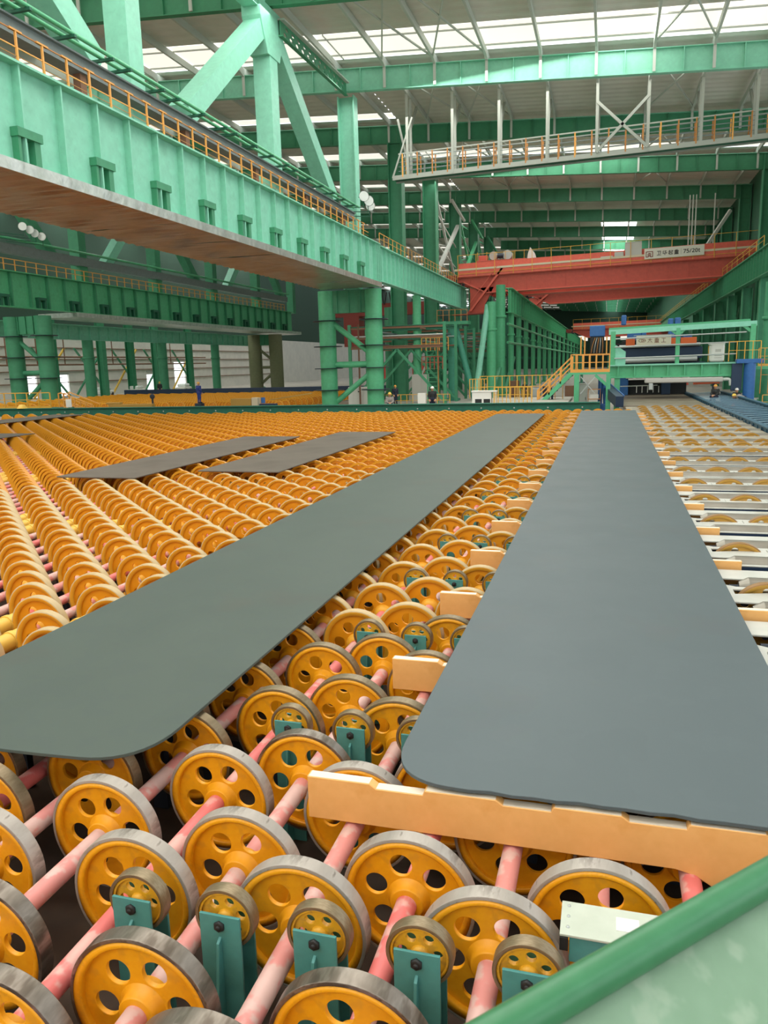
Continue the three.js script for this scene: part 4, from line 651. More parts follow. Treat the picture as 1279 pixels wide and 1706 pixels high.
{ const t = crane(-108, -21.2, 18.5, 13.15, 'big red overhead crane with a white load sign', 0.02, true), W = 39.7;
  part('cabinet', [RB(22.9, 24.9, 2.2, 4.9, -0.2, 1.1, 0.04)], boxGrey, t); part('cabinet', [RB(19.9, 21.4, 2.2, 3.4, 0.2, 1.1, 0.04)], boxGrey, t); part('cabinet', [RB(21.6, 22.7, 2.2, 3.8, 0.2, 1.1, 0.04)], boxGrey, t);
  const s = new THREE.PlaneGeometry(7.0, 1.2); const bd = part('sign_board', [RB(25.2, 32.2, 2.62, 3.86, 1.3, 1.34, 0.01)], offWhite, t); s.translate(28.7, 3.24, 1.346); mesh('lettering', s, signMat, bd);
  // hanging access bracket at the left end
  part('bracket_plate', [slab([[3.0, 0.7], [6.2, 0.7], [5.6, -0.4], [4.9, -1.6], [4.9, -2.2], [5.6, -2.6], [2.4, -2.6], [2.9, -2.0]], [], 0.3, 0.7, 0.02)], craneRed, t); part('foot_plate', [B(0.6, 5.8, -2.75, -2.6, -0.3, 1.2)], craneDark, t);
  part('stair', [bar(V(3.0, -2.3, 0.9), V(7.4, 3.0, 0.9), 0.5, 0.25)], craneBright, t); part('stair_rail', [bar(V(3.0, -1.2, 1.2), V(7.4, 4.1, 1.2), 0.06, 0.06)], craneBright, t);
  part('safety_cage', [new THREE.TorusGeometry(1.35, 0.06, 8, 28).translate(6.6, -1.0, 0.4), bar(V(5.25, -1, 0.4), V(7.95, -1, 0.4), 0.06, 0.06), bar(V(6.6, -2.35, 0.4), V(6.6, 0.35, 0.4), 0.06, 0.06), new THREE.TorusGeometry(1.35, 0.05, 8, 28).translate(6.9, -1.0, -0.3)], darkSteel, t);
  part('hook_block', [RB(8.3, 8.9, -0.9, -0.2, -2.4, -2.0, 0.1), new THREE.TorusGeometry(0.35, 0.12, 8, 16, 4.6).translate(8.6, -1.3, -2.2)], blackish, t); part('rope', [tube(V(8.6, -0.2, -2.2), V(8.6, 2.6, -2.2), 0.05, 6)], blackish, t);
  const c = thing('crane_trolley', 'red trolley with hoist drums on the left end of the big crane', 'trolley', [-17.6, 16.6, -110]);
  part('frame', [RB(0, 6.6, 0, 1.0, -1, 1.2, 0.05)], craneRed, c); part('drum', [tube(V(2.2, 1.6, -0.6), V(2.2, 1.6, 0.8), 0.55, 18)], boxGrey, c); part('drum', [tube(V(4.1, 1.6, -0.6), V(4.1, 1.6, 0.9), 0.62, 18)], galvanised, c); part('motor', [tube(V(2.8, 1.5, 0.9), V(3.6, 1.5, 0.9), 0.3, 14)], darkSteel, c); part('motor', [RB(0.2, 1.4, 1.0, 1.7, -0.4, 0.8, 0.06)], craneBright, c);
  for (let i = 0; i < 6; i++) part('guard_post', [B(0.1 + i * 1.25, 0.16 + i * 1.25, 1, 2.1, 1.1, 1.16)], railYellow, c);
  const b = single('white_sheet', 'crumpled white sheet hanging at the right end of the crane trolley', 'sheet', [slab([[0, 0], [1.5, 0.2], [1.1, 1.4], [0.5, 2.2], [0.2, 1.5]], [], -0.05, 0.05, 0.02).translate(-10.9, 16.7, -108.6)], offWhite);
}
{ const t = crane(-150, -15.9, 18, 14.2, 'second red crane half hidden below the big red crane', 0.025, false); part('bracket_plate', [slab([[1.4, 1.2], [4.6, 1.2], [3.6, -0.2], [3.9, -0.9], [1.4, -0.9], [2.0, 0]], [], 0.3, 0.7, 0.02)], craneBright, t); part('stair', [bar(V(1.8, -0.8, 0.9), V(6, 2.6, 0.9), 0.4, 0.3)], craneBright, t); }
crane(-232, -11.4, 16, 10.2, 'farthest red crane low down over the distant gantry', 0.01, false);
// ---------------------------------------------------------------- gantry with platform, machine and stairs
{ const z = -62, t = thing('gantry', 'green walkway gantry spanning the far end of the roller table', 'gantry', [0, 0, z]);
  part('main_beam', [B(0.1, 9.2, 2.75, 3.55, -0.05, 0.05)], greenPipe, t); part('top_flange', [B(0.1, 9.4, 3.55, 3.65, -0.35, 0.35)], greenPaint, t); part('bottom_flange', [B(0.1, 9.2, 2.66, 2.76, -0.3, 0.3)], greenPipe, t);
  for (let x = 0.7; x < 9; x += 1.17) part('stiffener', [B(x - 0.04, x + 0.04, 2.76, 3.55, 0.05, 0.3)], greenPipe, t);
  part('post', [B(0.1, 0.45, 3.6, 6.1, -0.16, 0.16)], greenPipe, t); part('post', [B(4.7, 4.98, 3.6, 6.2, -0.16, 0.16)], greenPipe, t); part('post', [B(9.7, 10.05, 3.6, 6.3, -0.16, 0.16)], greenPipe, t);
  part('head_beam', [bar(V(-0.05, 6.05, 0), V(10.1, 6.35, 0), 0.3, 0.36)], greenPaint, t); part('head_beam', [bar(V(-0.05, 6.3, -3), V(10.1, 6.6, -3), 0.3, 0.36)], greenPipe, t);
  part('corner_plate', [slab([[0.1, 3.6], [1.2, 3.6], [1.2, 4.6], [0.5, 5.1], [0.1, 5.1]], [], -0.1, 0.1, 0.01)], greenPaint, t);
  for (const x of [4.84, 9.85]) part('knee', [bar(V(x, 5.7, 0), V(x - 0.6, 6.2, 0), 0.16, 0.2)], greenPipe, t); part('knee', [bar(V(4.84, 5.7, 0), V(5.45, 6.25, 0), 0.16, 0.2)], greenPipe, t);
  part('leg', [B(0.45, 0.85, 0, 2.7, -0.2, 0.2)], greenPipe, t); part('leg', [B(-0.05, 0.2, 0, 3.6, -1.0, -0.8)], greenPipe, t);
  for (const y of [4.12, 4.95]) part('guard_pipe', [tube(V(0.4, y, 0.3), V(8.8, y + 0.12, 0.3), 0.05, 8)], galvanised, t); part('guard_pipe', [tube(V(0.45, 5.55, 0.3), V(9.4, 5.75, 0.3), 0.05, 8)], galvanised, t);
  part('deck', [B(0.1, 9.4, 3.6, 3.66, -3, 0)], greenDark, t);
  part('duct', [RB(2.6, 8.0, 2.25, 2.62, 0.1, 0.6, 0.1)], boxGrey, t); part('duct_elbow', [path([[8.0, 2.44, 0.35], [8.45, 2.4, 0.35], [8.55, 2.0, 0.35]], 0.12, 8, 12)], purlinGrey, t); part('valve', [RB(2.9, 3.2, 1.75, 2.25, 0.3, 0.6, 0.05)], galvanised, t);
  part('pipe', [tube(V(0.9, 2.0, -1), V(3.6, 2.05, -1), 0.04, 6)], offWhite, t); for (let i = 0; i < 5; i++) part('pipe_stand', [tube(V(2.1 + i * 0.4, 1.5, -1), V(2.1 + i * 0.4, 2.0, -1), 0.03, 6)], offWhite, t);
  const m = thing('plate_leveller', 'dark blue plate levelling machine with rollers behind the gantry rails', 'machine', [0, 0, -68]);
  part('frame', [RB(0.5, 7.2, 4.0, 4.9, -2, 0, 0.05)], navy, m); part('crosshead', [RB(0.3, 7.4, 3.3, 3.7, -2, 0.1, 0.05)], navy, m); part('roll', [tube(V(0.8, 3.9, 0.2), V(6.8, 3.95, 0.2), 0.2, 14)], galvanised, m); part('roll', [tube(V(0.8, 5.05, 0.2), V(7, 5.1, 0.2), 0.13, 14)], galvanised, m); part('dark_face', [B(0.5, 7.0, 3.7, 5.35, -0.4, -0.3)], blackish, m); part('under_frame', [B(0.9, 6.2, 1.1, 2.3, -1.6, -1)], blackish, m); part('upper_box', [RB(1.0, 6.6, 5.2, 5.5, -0.6, 0.1, 0.03)], blackish, m);
  part('housing', [RB(0.7, 1.6, 1.1, 3.3, -1.4, -0.2, 0.05)], bluePaint, m); part('housing', [RB(4.2, 4.9, 1.1, 3.3, -1.4, -0.2, 0.05)], navy, m); for (let i = 0; i < 7; i++) part('valve_block', [RB(1.4 + i * 0.72, 1.95 + i * 0.72, 2.45, 2.85, -0.4, 0, 0.03)], boxGrey, m);
  for (const [x0, x1, y0, y1] of [[1.4, 2.5, 5.5, 6.5], [2.5, 2.9, 5.6, 6.4], [4.6, 5.6, 5.2, 6.2], [5.7, 6.4, 5.2, 5.9], [1.3, 2.2, 4.4, 5.4], [4.55, 4.95, 6.2, 7.2], [5.05, 5.5, 6.2, 7.25], [0.9, 1.3, 6.8, 7.6]]) part('motor', [RB(x0, x1, y0, y1, -1.2, -0.3, 0.1)], bluePaint, m);
  for (const [x0, x1] of [[1.3, 2.0], [4.7, 5.4], [5.5, 6.7]]) part('orange_guard', [RB(x0, x1, 5.05, 5.65, 0.15, 0.3, 0.02)], std({ color: '#d8652c', roughness: 0.6 }), m);
  const ban = canvasMat(320, 90, (c) => { c.fillStyle = '#e6dcc6'; c.fillRect(0, 0, 320, 90); c.strokeStyle = '#8a5f4c'; c.lineWidth = 5; c.beginPath(); c.ellipse(40, 45, 22, 14, 0, 0, 6.3); c.moveTo(52, 45); c.ellipse(62, 45, 20, 14, 0, 0, 6.3); c.stroke(); strokes(c, [[1, 3, 9, 3], [5, 0.6, 5, 3, 0.8, 9.4], [5, 4, 9.4, 9.4], [4.4, 7.6, 5.4, 8.8]], 100, 20, 5, 5); strokes(c, ZI[3], 165, 20, 5, 5); strokes(c, [[1, 1.4, 9, 1.4], [5, 1.4, 5, 9], [0.4, 9, 9.6, 9]], 230, 20, 5, 5); });
  const bn = thing('banner', 'cream banner with brown characters on the levelling machine', 'banner', [3.35, 5.45, -65.9]); part('cloth', [RB(-1.3, 1.3, -0.38, 0.38, -0.02, 0.02, 0.01)], offWhite, bn); mesh('lettering', new THREE.PlaneGeometry(2.5, 0.72).translate(0, 0, 0.022), ban, bn); part('tie_bar', [B(-1.5, 1.5, 0.38, 0.43, -0.02, 0.02), B(-1.3, -1.24, 0.1, 0.16, -2.3, 0), B(1.24, 1.3, 0.1, 0.16, -2.3, 0)], galvanised, bn);
  const bag = thing('bulk_bag', 'white bulk bag standing on the gantry behind the rails', 'bag', [7.7, 3.66, -63.4]); part('sack', [RB(-0.5, 0.5, 0, 1.4, -0.45, 0.45, 0.18)], offWhite, bag); part('rim', [RB(-0.55, 0.5, 1.25, 1.42, -0.48, 0.48, 0.06)], offWhite, bag); part('print', [B(-0.15, 0.25, 0.75, 0.95, 0.45, 0.456), B(-0.2, 0.3, 0.45, 0.5, 0.45, 0.456), B(-0.2, 0.3, 0.3, 0.35, 0.45, 0.456)], boxGrey, bag);
  const bp = thing('machine_post', 'blue round post with a head plate at the right end of the gantry', 'post', [9.75, 0, -61.6]); part('post', [tube(V(0, 0, 0), V(0, 3.6, 0), 0.4, 20)], bluePaint, bp); part('head_plate', [RB(-0.95, 0.85, 3.55, 3.85, -0.4, 0.4, 0.03)], bluePaint, bp); part('side_bracket', [B(-1.2, -0.5, 1.6, 3.55, -0.1, 0.1)], navy, bp);
  const yr = thing('platform_railing', 'yellow railing on the right end of the green gantry', 'railing', [0, 3.7, -62]); railing(yr, V(8.3, 0, 0.4), V(10.4, 0, 0.4), 1.4, 4, railYellow); railing(yr, V(7.2, 0, -2), V(8.3, 0, -2), 1.15, 4, railYellow); railing(yr, V(10.6, -0.4, -1.5), V(13.4, -0.4, -1.5), 1.3, 7, railOrange, { kick: 1 });
  const yl = thing('orange_railing', 'orange railing among the machinery right of the blue post', 'railing', [0, 0, -61]); railing(yl, V(10.6, 0.2, 0), V(13.4, 0.2, 0), 1.1, 4, railOrange, { kick: 1 }); railing(yl, V(10.4, 1.4, 0), V(11.4, 1.4, 0), 2.4, 2, railRust);
  const sd = single('side_deck', 'green deck edge right of the blue post', 'deck', [B(9.9, 14.4, 3.1, 3.3, -64, -61.8)], greenPipe); 
  [11.6, 12.6, 13.4].forEach((x, i) => pipeCol(x, -66 - i * 5, 0.4, 9.5, `${ord(i)} dark green column right of the blue post, from the left`, greenDeep));
  const bc = hColumn(15.3, -73, 0, 24, 2.2, 1.6, 'broad dark green column at the right edge of the view', greenDeep);
  [[14.2, -84], [14.3, -95], [14.3, -106], [14.3, -118], [14.3, -132], [14.3, -148], [14.3, -166]].forEach(([x, z2], i) => { hColumn(x, z2, 0, 11.3, 1.0, 0.9, `${ord(i)} green column under the right runway girder, from the near end`, greenDeep); });
  const rb = thing('wall_bracing', 'green truss bracing behind the right runway columns', 'bracing', [15.4, 0, 0]); for (let i = 0; i < 6; i++) { part('diagonal', [bar(V(0, 1, -86 - i * 14), V(0, 10, -93 - i * 14), 0.3, 0.3)], greenDeep, rb); part('diagonal', [bar(V(0, 10, -93 - i * 14), V(0, 1, -99 - i * 14), 0.3, 0.3)], greenDeep, rb); }
  const kb = thing('roof_brace', 'pale knee brace and hangers at the right under the roof', 'bracing', [0, 0, -112]); part('diagonal', [bar(V(11.4, 17.6, 0), V(14.6, 22.6, -2), 0.3, 0.4)], purlinGrey, kb); for (const x of [9.8, 10.2, 10.6, 12.9]) part('hanger', [bar(V(x, 17.4, -4), V(x, 25.2, -4), 0.14, 0.14)], purlinGrey, kb);
}
{ const z = -58, t = thing('access_platform', 'orange-railed access platform on green legs left of the gantry', 'platform', [0, 0, z]);
  part('deck', [B(-2.7, 0.05, 3.05, 3.2, -1.2, 0.1)], greenPipe, t); part('toe_plate', [B(-2.6, 0.05, 3.2, 3.42, 0.06, 0.1)], railOrange, t);
  part('leg', [B(-2.35, -2.0, 0, 3.05, -0.15, 0.15)], greenPipe, t); part('leg', [B(-0.15, 0.15, 0, 3.05, -0.15, 0.15)], greenPipe, t); part('brace', [bar(V(-1.9, 2.9, 0), V(-0.9, 1.7, 0), 0.06, 0.06), bar(V(-0.9, 2.9, 0), V(-1.9, 1.7, 0), 0.06, 0.06)], galvanised, t); part('brace', [bar(V(-0.9, 3.0, 0), V(0.1, 2.1, 0), 0.16, 0.2)], greenPipe, t);
  railing(t, V(-2.6, 3.2, 0.08), V(0.05, 3.2, 0.08), 1.25, 6, railOrange, { r: 0.05 }); railing(t, V(-2.3, 3.2, -1.1), V(0.05, 3.2, -1.1), 1.25, 5, railOrange, { r: 0.05 });
  const s = thing('stairs', 'green stairs with orange handrails climbing to the access platform', 'stairs', [0, 0, z]);
  for (const dz of [0.05, -1.05]) { part('stringer', [bar(V(-5.0, 0.75, dz), V(-2.6, 3.1, dz), 0.08, 0.3)], dz > 0 ? greenPipe : darkSteel, s); }
  for (let i = 0; i < 9; i++) part('tread', [B(-4.9 + i * 0.27, -4.62 + i * 0.27, 0.85 + i * 0.262, 0.89 + i * 0.262, -1, 0)], darkSteel, s);
  for (const dz of [0.05, -1.05]) { for (const f of [0, 0.34, 0.67, 1]) part('rail_post', [B(-4.98 + f * 2.4, -4.88 + f * 2.4, 0.85 + f * 2.35, 2.0 + f * 2.35, dz - 0.04, dz + 0.04)], railOrange, s); for (const dy of [0.45, 0.8, 1.15]) part('hand_rail', [bar(V(-4.93, 0.85 + dy, dz), V(-2.53, 3.2 + dy, dz), 0.06, 0.06)], railOrange, s); }
  part('leg', [B(-4.0, -3.85, 0, 1.6, -0.6, -0.45)], darkSteel, s);
  const o = thing('upper_platform', 'dark machine platform with orange posts above the access platform', 'platform', [0, 0, -66]); part('deck', [B(-2.3, 0.2, 4.4, 4.5, -1.5, 0)], railRust, o); for (const x of [-2.2, -1.9, -0.2, 0.1, 0.4]) part('post', [B(x - 0.05, x + 0.05, 4.5, 5.9, -0.1, 0)], railOrange, o); part('machine', [RB(-1.5, -0.4, 4.5, 5.9, -1.2, -0.2, 0.1)], blackish, o); part('blue_box', [RB(-1.55, -0.35, 5.9, 6.75, -1.2, -0.2, 0.06)], bluePaint, o); for (let i = 0; i < 5; i++) part('hose', [path([[-1.4 + i * 0.22, 4.6, -0.1], [-1.3 + i * 0.2, 5.2, 0.05], [-1.1 + i * 0.14, 5.8, -0.1]], 0.03, 5, 8)], i % 2 ? galvanised : railRust, o); part('leg', [B(-2.2, -2.0, 0, 4.4, -0.3, -0.1), B(-0.1, 0.1, 0, 4.4, -0.3, -0.1)], greenDark, o);
  const um = thing('hydraulic_unit', 'blue hydraulic cylinders under the access platform', 'machine', [0, 0, -59.5]); part('cylinder', [tube(V(-0.55, 0.2, 0), V(-0.55, 2.7, 0), 0.16, 14)], bluePaint, um); part('cylinder', [tube(V(-0.15, 0.2, 0.1), V(-0.3, 2.4, 0.1), 0.12, 14)], bluePaint, um); part('base', [RB(-0.9, 0.1, 0, 0.9, -0.3, 0.3, 0.05)], bluePaint, um);
  const cab = thing('control_cabinet', 'grey cabinet standing under the access platform', 'cabinet', [-1.75, 0, -59.4]); part('body', [RB(-0.28, 0.28, 0, 2.4, -0.25, 0.25, 0.02)], boxGrey, cab); part('door', [RB(-0.25, 0.25, 0.1, 2.3, 0.25, 0.27, 0.01)], purlinGrey, cab); part('handle', [B(0.16, 0.2, 1.2, 1.4, 0.27, 0.3)], blackish, cab);
  const tb = thing('parts_shelf', 'low frame table with white boxes below the access platform', 'table', [-0.95, 0, -58.6]); part('frame', [B(-0.45, -0.4, 0.9, 2.0, -0.2, -0.15), B(0.4, 0.45, 0.9, 2.0, -0.2, -0.15), B(-0.45, 0.45, 1.95, 2.0, -0.2, 0.2), B(-0.45, 0.45, 1.25, 1.3, -0.2, 0.2)], railRust, tb); part('box', [RB(-0.3, 0.3, 1.3, 1.6, -0.15, 0.15, 0.02)], offWhite, tb); part('stand', [B(-0.45, 0.45, 0, 0.9, -0.15, 0.1)], darkSteel, tb); }
// ---------------------------------------------------------------- things standing behind the green beam
single('service_floor', 'grey concrete service floor behind the green end beam', 'floor', [B(-9.4, -2.6, 1.1, 1.3, -62, -50.6), B(-60, -27, -0.02, 0.9, -92, -88)], concrete);
{ const t = thing('safety_railing', 'yellow safety railing behind the green beam, right of the white box', 'railing', [0, 1.3, -53]); railing(t, V(-7.4, 0, 0), V(-4.9, 0, 0), 1.1, 9, railYellow); railing(t, V(-9.3, 0, -6), V(-3.2, 0, -6), 1.75, 11, railYellow); railing(t, V(-10.6, 0, -9), V(-9.2, 0, -9), 1.5, 6, railYellow);
  const b = thing('control_box', 'white control desk with two dark windows behind the green beam', 'cabinet', [-8.1, 1.3, -53]); part('body', [RB(-0.82, 0.5, 0, 0.8, -0.5, 0, 0.03)], offWhite, b); part('top', [RB(-0.86, 0.86, 0.8, 0.9, -0.55, 0.05, 0.02)], offWhite, b); part('side_panel', [RB(0.62, 0.84, 0, 0.8, -0.5, 0, 0.02)], beige, b); for (const x of [-0.6, -0.02]) part('window', [B(x, x + 0.45, 0.02, 0.34, 0, 0.012)], blackish, b);
  const l = thing('platform_railing', 'orange railing with steps at the far left behind the green beam', 'railing', [0, 1.42, -52]); railing(l, V(-52, 0, 0), V(-42.2, 0, 0), 1.2, 9, railYellow, { kick: 1, r: 0.05 }); railing(l, V(-42.2, 0, -1), V(-41.2, 0, -1), 1.1, 2, railOrange, { r: 0.05 }); for (const dz of [0, -1]) for (const dy of [0.1, 0.6, 1.1]) part('stair_rail', [bar(V(-41.2, dy + 0.1, dz), V(-38.4, dy - 0.9, dz), 0.07, 0.07)], railOrange, l); for (let i = 0; i < 6; i++) part('stair_post', [B(-41 + i * 0.5, -40.93 + i * 0.5, -0.1 - i * 0.18, 1.1 - i * 0.18, -0.03, 0.03)], railOrange, l); part('support', [B(-51, -50.8, -1.42, 0, -0.1, 0.1), B(-42.5, -42.3, -1.42, 0, -0.1, 0.1)], greenDeep, l); part('deck', [B(-52, -41.2, -0.15, 0, -1.5, 0.1)], greenDark, l);
  const w = thing('white_board', 'small white panel beside the steps at the far left', 'panel', [-39.9, 1.5, -51.2]); part('face', [RB(-0.25, 0.25, 0, 0.62, -0.03, 0.03, 0.01)], offWhite, w); part('post', [B(-0.05, 0.05, -1.5, 0, -0.03, 0.03)], darkSteel, w);
  const ws = thing('white_cabinets', 'white cabinet doors between the two thick pipe columns', 'cabinet', [-23.7, 0, -74]); part('body', [RB(-1.15, 1.1, 0, 2.0, -0.5, 0, 0.03)], offWhite, ws); for (const x of [-1.1, -0.55, 0.45]) part('door', [RB(x, x + 0.5, 0.1, 1.95, 0, 0.02, 0.01)], offWhite, ws); part('pipe', [tube(V(0.15, 0, 0.2), V(0.15, 8, 0.2), 0.09, 8)], rust, ws); part('pipe', [tube(V(-0.1, 1.55, 0.1), V(0.2, 1.55, 0.2), 0.05, 6)], blackish, ws);
  const g = thing('white_cabinets', 'pale grey cabinets right of the thick pipe columns', 'cabinet', [-18.8, 0, -82]); part('body', [RB(-1.5, 0.3, 0, 3.0, -0.5, 0, 0.03)], boxGrey, g); part('door', [RB(-1.4, -0.5, 0.1, 2.9, 0, 0.02, 0.01)], boxGrey, g); part('door', [RB(-0.45, 0.2, 0.1, 2.9, 0, 0.02, 0.01)], boxGrey, g);
  const sm = thing('small_cabinet', 'small pale box at the foot of the slim green column', 'cabinet', [-16.4, 0, -70]); part('body', [RB(-0.36, 0.36, 0.5, 1.46, -0.2, 0.2, 0.02)], offWhite, sm); part('plinth', [B(-0.3, 0.3, 0, 0.5, -0.15, 0.15)], darkSteel, sm);
  const r3 = thing('safety_railing', 'short yellow railings at the foot of the slim green column', 'railing', [0, 0.1, -71]); railing(r3, V(-21, 0, 0), V(-14, 0, 0), 1.2, 12, railYellow);
  const st = thing('stair_tower', 'steep green stair ladder beside the slim green column', 'stairs', [0, 0, -80]); for (const x of [-18, -16.9]) part('stringer', [bar(V(x, 0, 0.4), V(x - 0.3, 7, -0.6), 0.1, 0.18)], greenPipe, st); for (let i = 0; i < 15; i++) part('tread', [B(-18 - i * 0.02, -16.9 - i * 0.02, 0.4 + i * 0.45, 0.46 + i * 0.45, 0.3 - i * 0.065, 0.5 - i * 0.065)], greenPipe, st); railing(st, V(-18.6, 5.4, 0.4), V(-15.8, 5.4, 0.4), 1.3, 6, railOrange, { r: 0.05 }); railing(st, V(-18.6, 3.5, 0.4), V(-16.4, 3.5, 0.4), 1.3, 5, std({ color: '#b0523e', roughness: 0.6 }), { r: 0.05 }); part('side_rail', [bar(V(-16.8, 0.3, 0.6), V(-17.1, 7.2, -0.4), 0.06, 0.3)], railRust, st);
  const y1 = thing('ochre_crate', 'ochre timber crate behind the green beam, right of the worker in blue', 'crate', [-26.4, 1.2, -54]); part('body', [RB(-1.15, 0.55, 0, 0.66, -0.4, 0.1, 0.03)], woodOchre, y1); part('end_board', [RB(0.58, 1.1, 0.05, 0.72, -0.4, 0.1, 0.03)], beige, y1); part('skid', [B(-1.1, 1.1, -1.2, 0, -0.3, 0)], darkSteel, y1);
  const y2 = thing('ochre_beam', 'ochre timber stack behind the green beam, left of the worker in blue', 'timber', [-36.4, 1.25, -54]); part('board', [RB(-2, 2.0, 0, 0.3, -0.4, 0, 0.03)], woodOchre, y2); part('board', [RB(-2.2, -0.9, 0.3, 0.44, -0.4, 0, 0.03)], woodOchre, y2); part('skid', [B(-1.9, 1.9, -1.25, 0, -0.3, -0.1)], darkSteel, y2);
  const pm = thing('blue_pump', 'dark blue pump unit behind the green beam near the thick columns', 'machine', [-24.5, 1.2, -54]); part('base', [RB(-0.65, 0.65, 0, 0.26, -0.3, 0.2, 0.03)], navy, pm); part('motor', [tube(V(-0.4, 0.3, 0), V(-0.4, 0.72, 0), 0.16, 14)], bluePaint, pm); part('stand', [B(-0.6, 0.6, -1.2, 0, -0.2, 0.1)], darkSteel, pm);
  const p2 = thing('grey_valve', 'grey round valve wheel standing left of the worker in blue', 'valve', [-35.6, 1.3, -56]); part('wheel', [lathe([[0.001, -0.06], [0.2, -0.06], [0.22, 0], [0.2, 0.06], [0.001, 0.06]].reverse(), 20).translate(0, 0.75, 0)], darkSteel, p2); part('stem', [tube(V(0, -1.3, 0), V(0, 0.6, 0), 0.08, 8)], darkSteel, p2);
  const hl = thing('yellow_bollard', 'small yellow cap on the green beam at the far left', 'cap', [-43.2, 1.52, -50]); part('cap', [lathe([[0.001, 0.3], [0.2, 0.26], [0.34, 0.1], [0.4, 0]].reverse(), 16, 'y')], couplingYellow, hl);
  for (let i = 0; i < 3; i++) { const pk = thing('parked_car', `white vehicle ${['nearest the doors', 'in the middle', 'farthest right'][i]} of those parked by the pale left wall`, 'vehicle', [-83 + i * 3, 0, [-116, -121, -132][i]], 0.2); part('body', [RB(-0.9, 0.9, 0.35, 1.0, -2.1, 2.1, 0.2)], offWhite, pk); part('cabin', [RB(-0.8, 0.8, 0.95, 1.6, -1.2, 1.3, 0.25)], lampGlass, pk); for (const [a, b] of [[-0.85, -1.3], [0.85, -1.3], [-0.85, 1.3], [0.85, 1.3]]) part('wheel', [tube(V(a - 0.1, 0.35, b), V(a + 0.1, 0.35, b), 0.34, 14)], blackish, pk); }
  const fp = thing('machine_stack', 'stacked machine parts on the floor before the receding columns', 'machinery', [0, 0, -92]); for (let i = 0; i < 7; i++) part('block', [RB(-11 + i * 1.25, -10 + i * 1.25, 0, 0.9 + rnd() * 1.2, -1, 0, 0.05)], [rust, woodOchre, galvanised, darkSteel, boxGrey, rust, darkSteel][i], fp);
  const om = thing('orange_machine', 'orange-red machinery seen under the gantry at the right', 'machinery', [0, 0, -76]); part('pipe', [tube(V(7.4, 1.9, 0), V(9.6, 1.95, 0), 0.28, 12)], std({ color: '#d2603c', roughness: 0.6 }), om); part('guard', [B(5.6, 7.0, 1.6, 2.2, -0.1, 0)], std({ color: '#c4564a', roughness: 0.6 }), om); part('stand', [B(6, 6.2, 0, 1.6, -0.1, 0.1), B(9, 9.2, 0, 1.7, -0.1, 0.1)], darkSteel, om); railing(om, V(5.6, 2.2, 0.2), V(6.8, 2.2, 0.2), 1.1, 4, std({ color: '#c8756a', roughness: 0.6 }), { r: 0.03 });
}
{ // the neighbouring cooling bed far at the left: rows of discs nobody could count
  const n = 62 * 17, im = new THREE.InstancedMesh(G2, vertexPaint, n), m4 = new THREE.Matrix4(); let i = 0;
  for (let r = 0; r < 17; r++) for (let c = 0; c < 62; c++) { m4.makeRotationZ(rnd()); m4.setPosition(-27.4 - c * 0.53, 0.86, -62.6 - r * 1.45 - (c % 3) * 0.45); im.setMatrixAt(i++, m4); }
  im.name = 'distant_disc_bed'; im.userData = { label: 'orange field of discs on the neighbouring cooling bed behind the beam', category: 'disc bed', kind: 'stuff' }; scene.add(im);
  const t = thing('bed_edge_beam', 'dark blue beam along the far edge of the neighbouring disc bed', 'beam'); part('beam', [B(-60, -25, 1.1, 1.75, -88.4, -88)], navy, t); part('leg', [B(-59, -58.7, 0, 1.1, -88.3, -88.1), B(-42, -41.7, 0, 1.1, -88.3, -88.1), B(-27, -26.7, 0, 1.1, -88.3, -88.1)], navy, t);
  const u = single('slanting_board', 'pale board lying across the neighbouring disc bed near the thick columns', 'board', [bar(V(-28.8, 1.3, -64), V(-25.6, 1.75, -66), 0.5, 0.08)], woodOchre); }
